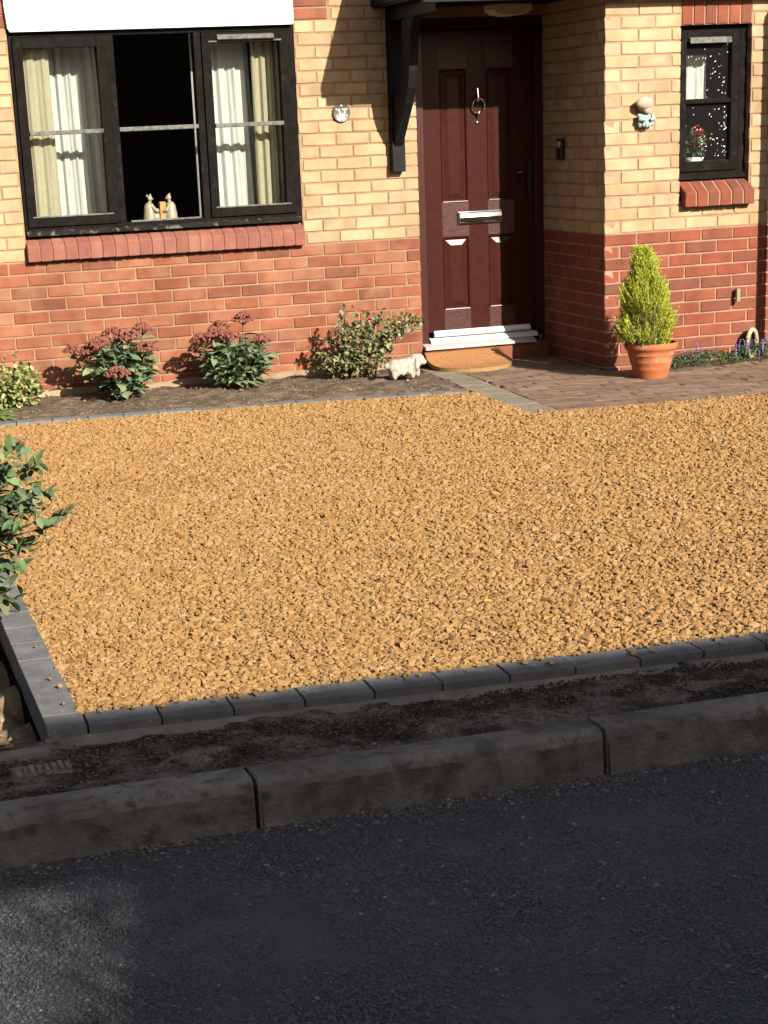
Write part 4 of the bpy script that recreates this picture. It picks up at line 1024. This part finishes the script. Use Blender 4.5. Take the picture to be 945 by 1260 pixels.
# ------------------------------------------------------------------ door mat
mt_ = empty('door_mat', (.28,-.1,0), 'half moon coir door mat in front of the maroon door', 'door mat')
hm = [(-.03+.0,-.028)]
mr_ = lambda x, y: (.262+x*math.cos(-.33)-y*math.sin(-.33), -.165+x*math.sin(-.33)+y*math.cos(-.33))
prof = [mr_(.285*math.cos(t), -.34*math.sin(t)) for t in [PI*k/28 for k in range(29)]]
def mat_z(y): return .016 + .060*max(0.0, 1-(-y-.025)/.30)**1.3
out_ = [p for p in prof if p[1] < -.03] + [(.0,-.026),(.13,-.026),(.26,-.026),(.39,-.026),(.50,-.026)]
mb = MB(); nn = len(out_); vs = [(x, y, mat_z(y)) for x, y in out_] + [(.26+(x-.26)*.5, -.14+(y+.14)*.5, mat_z(-.14+(y+.14)*.5)) for x, y in out_] + [(.26,-.14,mat_z(-.14))]
vs += [(x, y, mat_z(y)-.026) for x, y in out_]
fs = [(i,(i+1) % nn,nn+(i+1) % nn,nn+i) for i in range(nn)] + [(nn+i,nn+(i+1) % nn,2*nn) for i in range(nn)]
mb.add(vs, fs); mb.build('mat_pile', M['mat'], mt_)
mb = MB(); mb.add([(x, y, mat_z(y)-.001) for x, y in out_]+[(x, y, mat_z(y)-.026) for x, y in out_], [(i,(i+1) % nn,nn+(i+1) % nn,nn+i) for i in range(nn)]+[tuple(range(nn,2*nn))])
mb.build('mat_backing', M['mat_edge'], mt_)

# ------------------------------------------------------------------ ribbed slab fragment and fallen leaves
e = empty('ribbed_slab', (-3.60,-7.06,0), 'worn grey ribbed concrete fragment set in mossy strip behind kerb', 'slab')
mb = MB().box(-3.675,-3.525,-7.105,-7.015,-.05,-.004); mb.build('slab', M['haunch'], e, bevel=.006)
for i in range(8):
    MB().box(-3.667+i*.0185+rnd.uniform(-.002,.002),-3.655+i*.0185,-7.10+rnd.uniform(0,.03),-7.02-rnd.uniform(0,.02),-.005,.0005+rnd.uniform(0,.003)).build('rib', M['haunch'], e, bevel=.002)
lme = leaf_mesh(.032, .018, M['yellow_leaf'], .2, .2)
for (x, y, lab) in ((-1.973,-6.034,'yellow fallen leaf on the gravel near the front edging'),(-3.12,-4.35,'yellow fallen leaf on gravel near the left shrub')):
    o = link('fallen_leaf', lme, None, (x, y, .012), (0.1, .15, rnd.uniform(0, 6))); tag(o, lab, 'leaf', 'fallen leaves on the gravel')

# ------------------------------------------------------------------ unseen wall added behind the viewer, shaped to throw the shade on the road
blocker = empty('shade_wall', (0,-13.2,ROADZ), 'long low rendered wall added out of view behind the viewer to shade the road', 'shade_wall')
mb = MB(); ya, yb = -13.2, -13.1; TOP = 3.46
def top_(x): return 3.475-.0238*(x+1.35)
mb.prism([(16,-.3),(16,top_(16)),(-1.60,top_(-1.6)),(-1.60,2.99),(-4.35,.30),(-4.35,-.3)], 'y', ya, yb)  # raking gap shaped to let a patch of sun reach the road
mb.prism([(-1.60,2.945),(-1.60,top_(-1.6)),(-5.6,top_(-5.6)),(-5.6,2.945)], 'y', ya, yb); mb.prism([(-5.6,-.3),(-5.6,top_(-5.6)),(-16,top_(-16)),(-16,-.3)], 'y', ya, yb)
mb.build('wall', M['shade_wall_mat'], blocker)
sleaf = empty('shade_leaves', (-2.2,-13.09,2.4), 'loose leaves added out of view along the raking gap to soften the sun patch', 'shade_foliage')
lf = MB()
for k in range(1500):  # leaves added along the gap to dapple the edge of the sun patch
    t = rnd.random()*3.0 - .35; p = Vector((-1.45-t*.72, -13.05, 3.12-t*.70)) + Vector((-.70, 0, .71))*abs(rnd.gauss(0, .075))
    if rnd.random() < .2: p = Vector((rnd.uniform(-4.6,-1.7), -13.05, 2.95-abs(rnd.gauss(0,.05))))
    add_leaf(lf, p+rdir(.02), rdir()+Vector((0,.3,-.5)), rnd.uniform(.03,.055), rnd.uniform(.028,.045), .1, .1, rnd.uniform(-1,1), 2)
tag(lf.build('foliage', M['camp_leaf'], sleaf, smooth=True), kind='stuff')
tr = MB()  # thin upright bars added in the gap to dim the sun patch
for i in range(190):
    x = -5.6+i*.0215
    tr.box(x, x+.0058, -13.16, -13.14, -.2, 2.943)
tag(tr.build('dimming_slats', M['black'], blocker), kind='stuff')
mb = MB().prism([(-16,top_(-16)+.002),(16,top_(16)+.002),(16,top_(16)+.02),(-16,top_(-16)+.02)], 'y', ya-.012, yb+.012); mb.build('coping', M['haunch'], blocker)
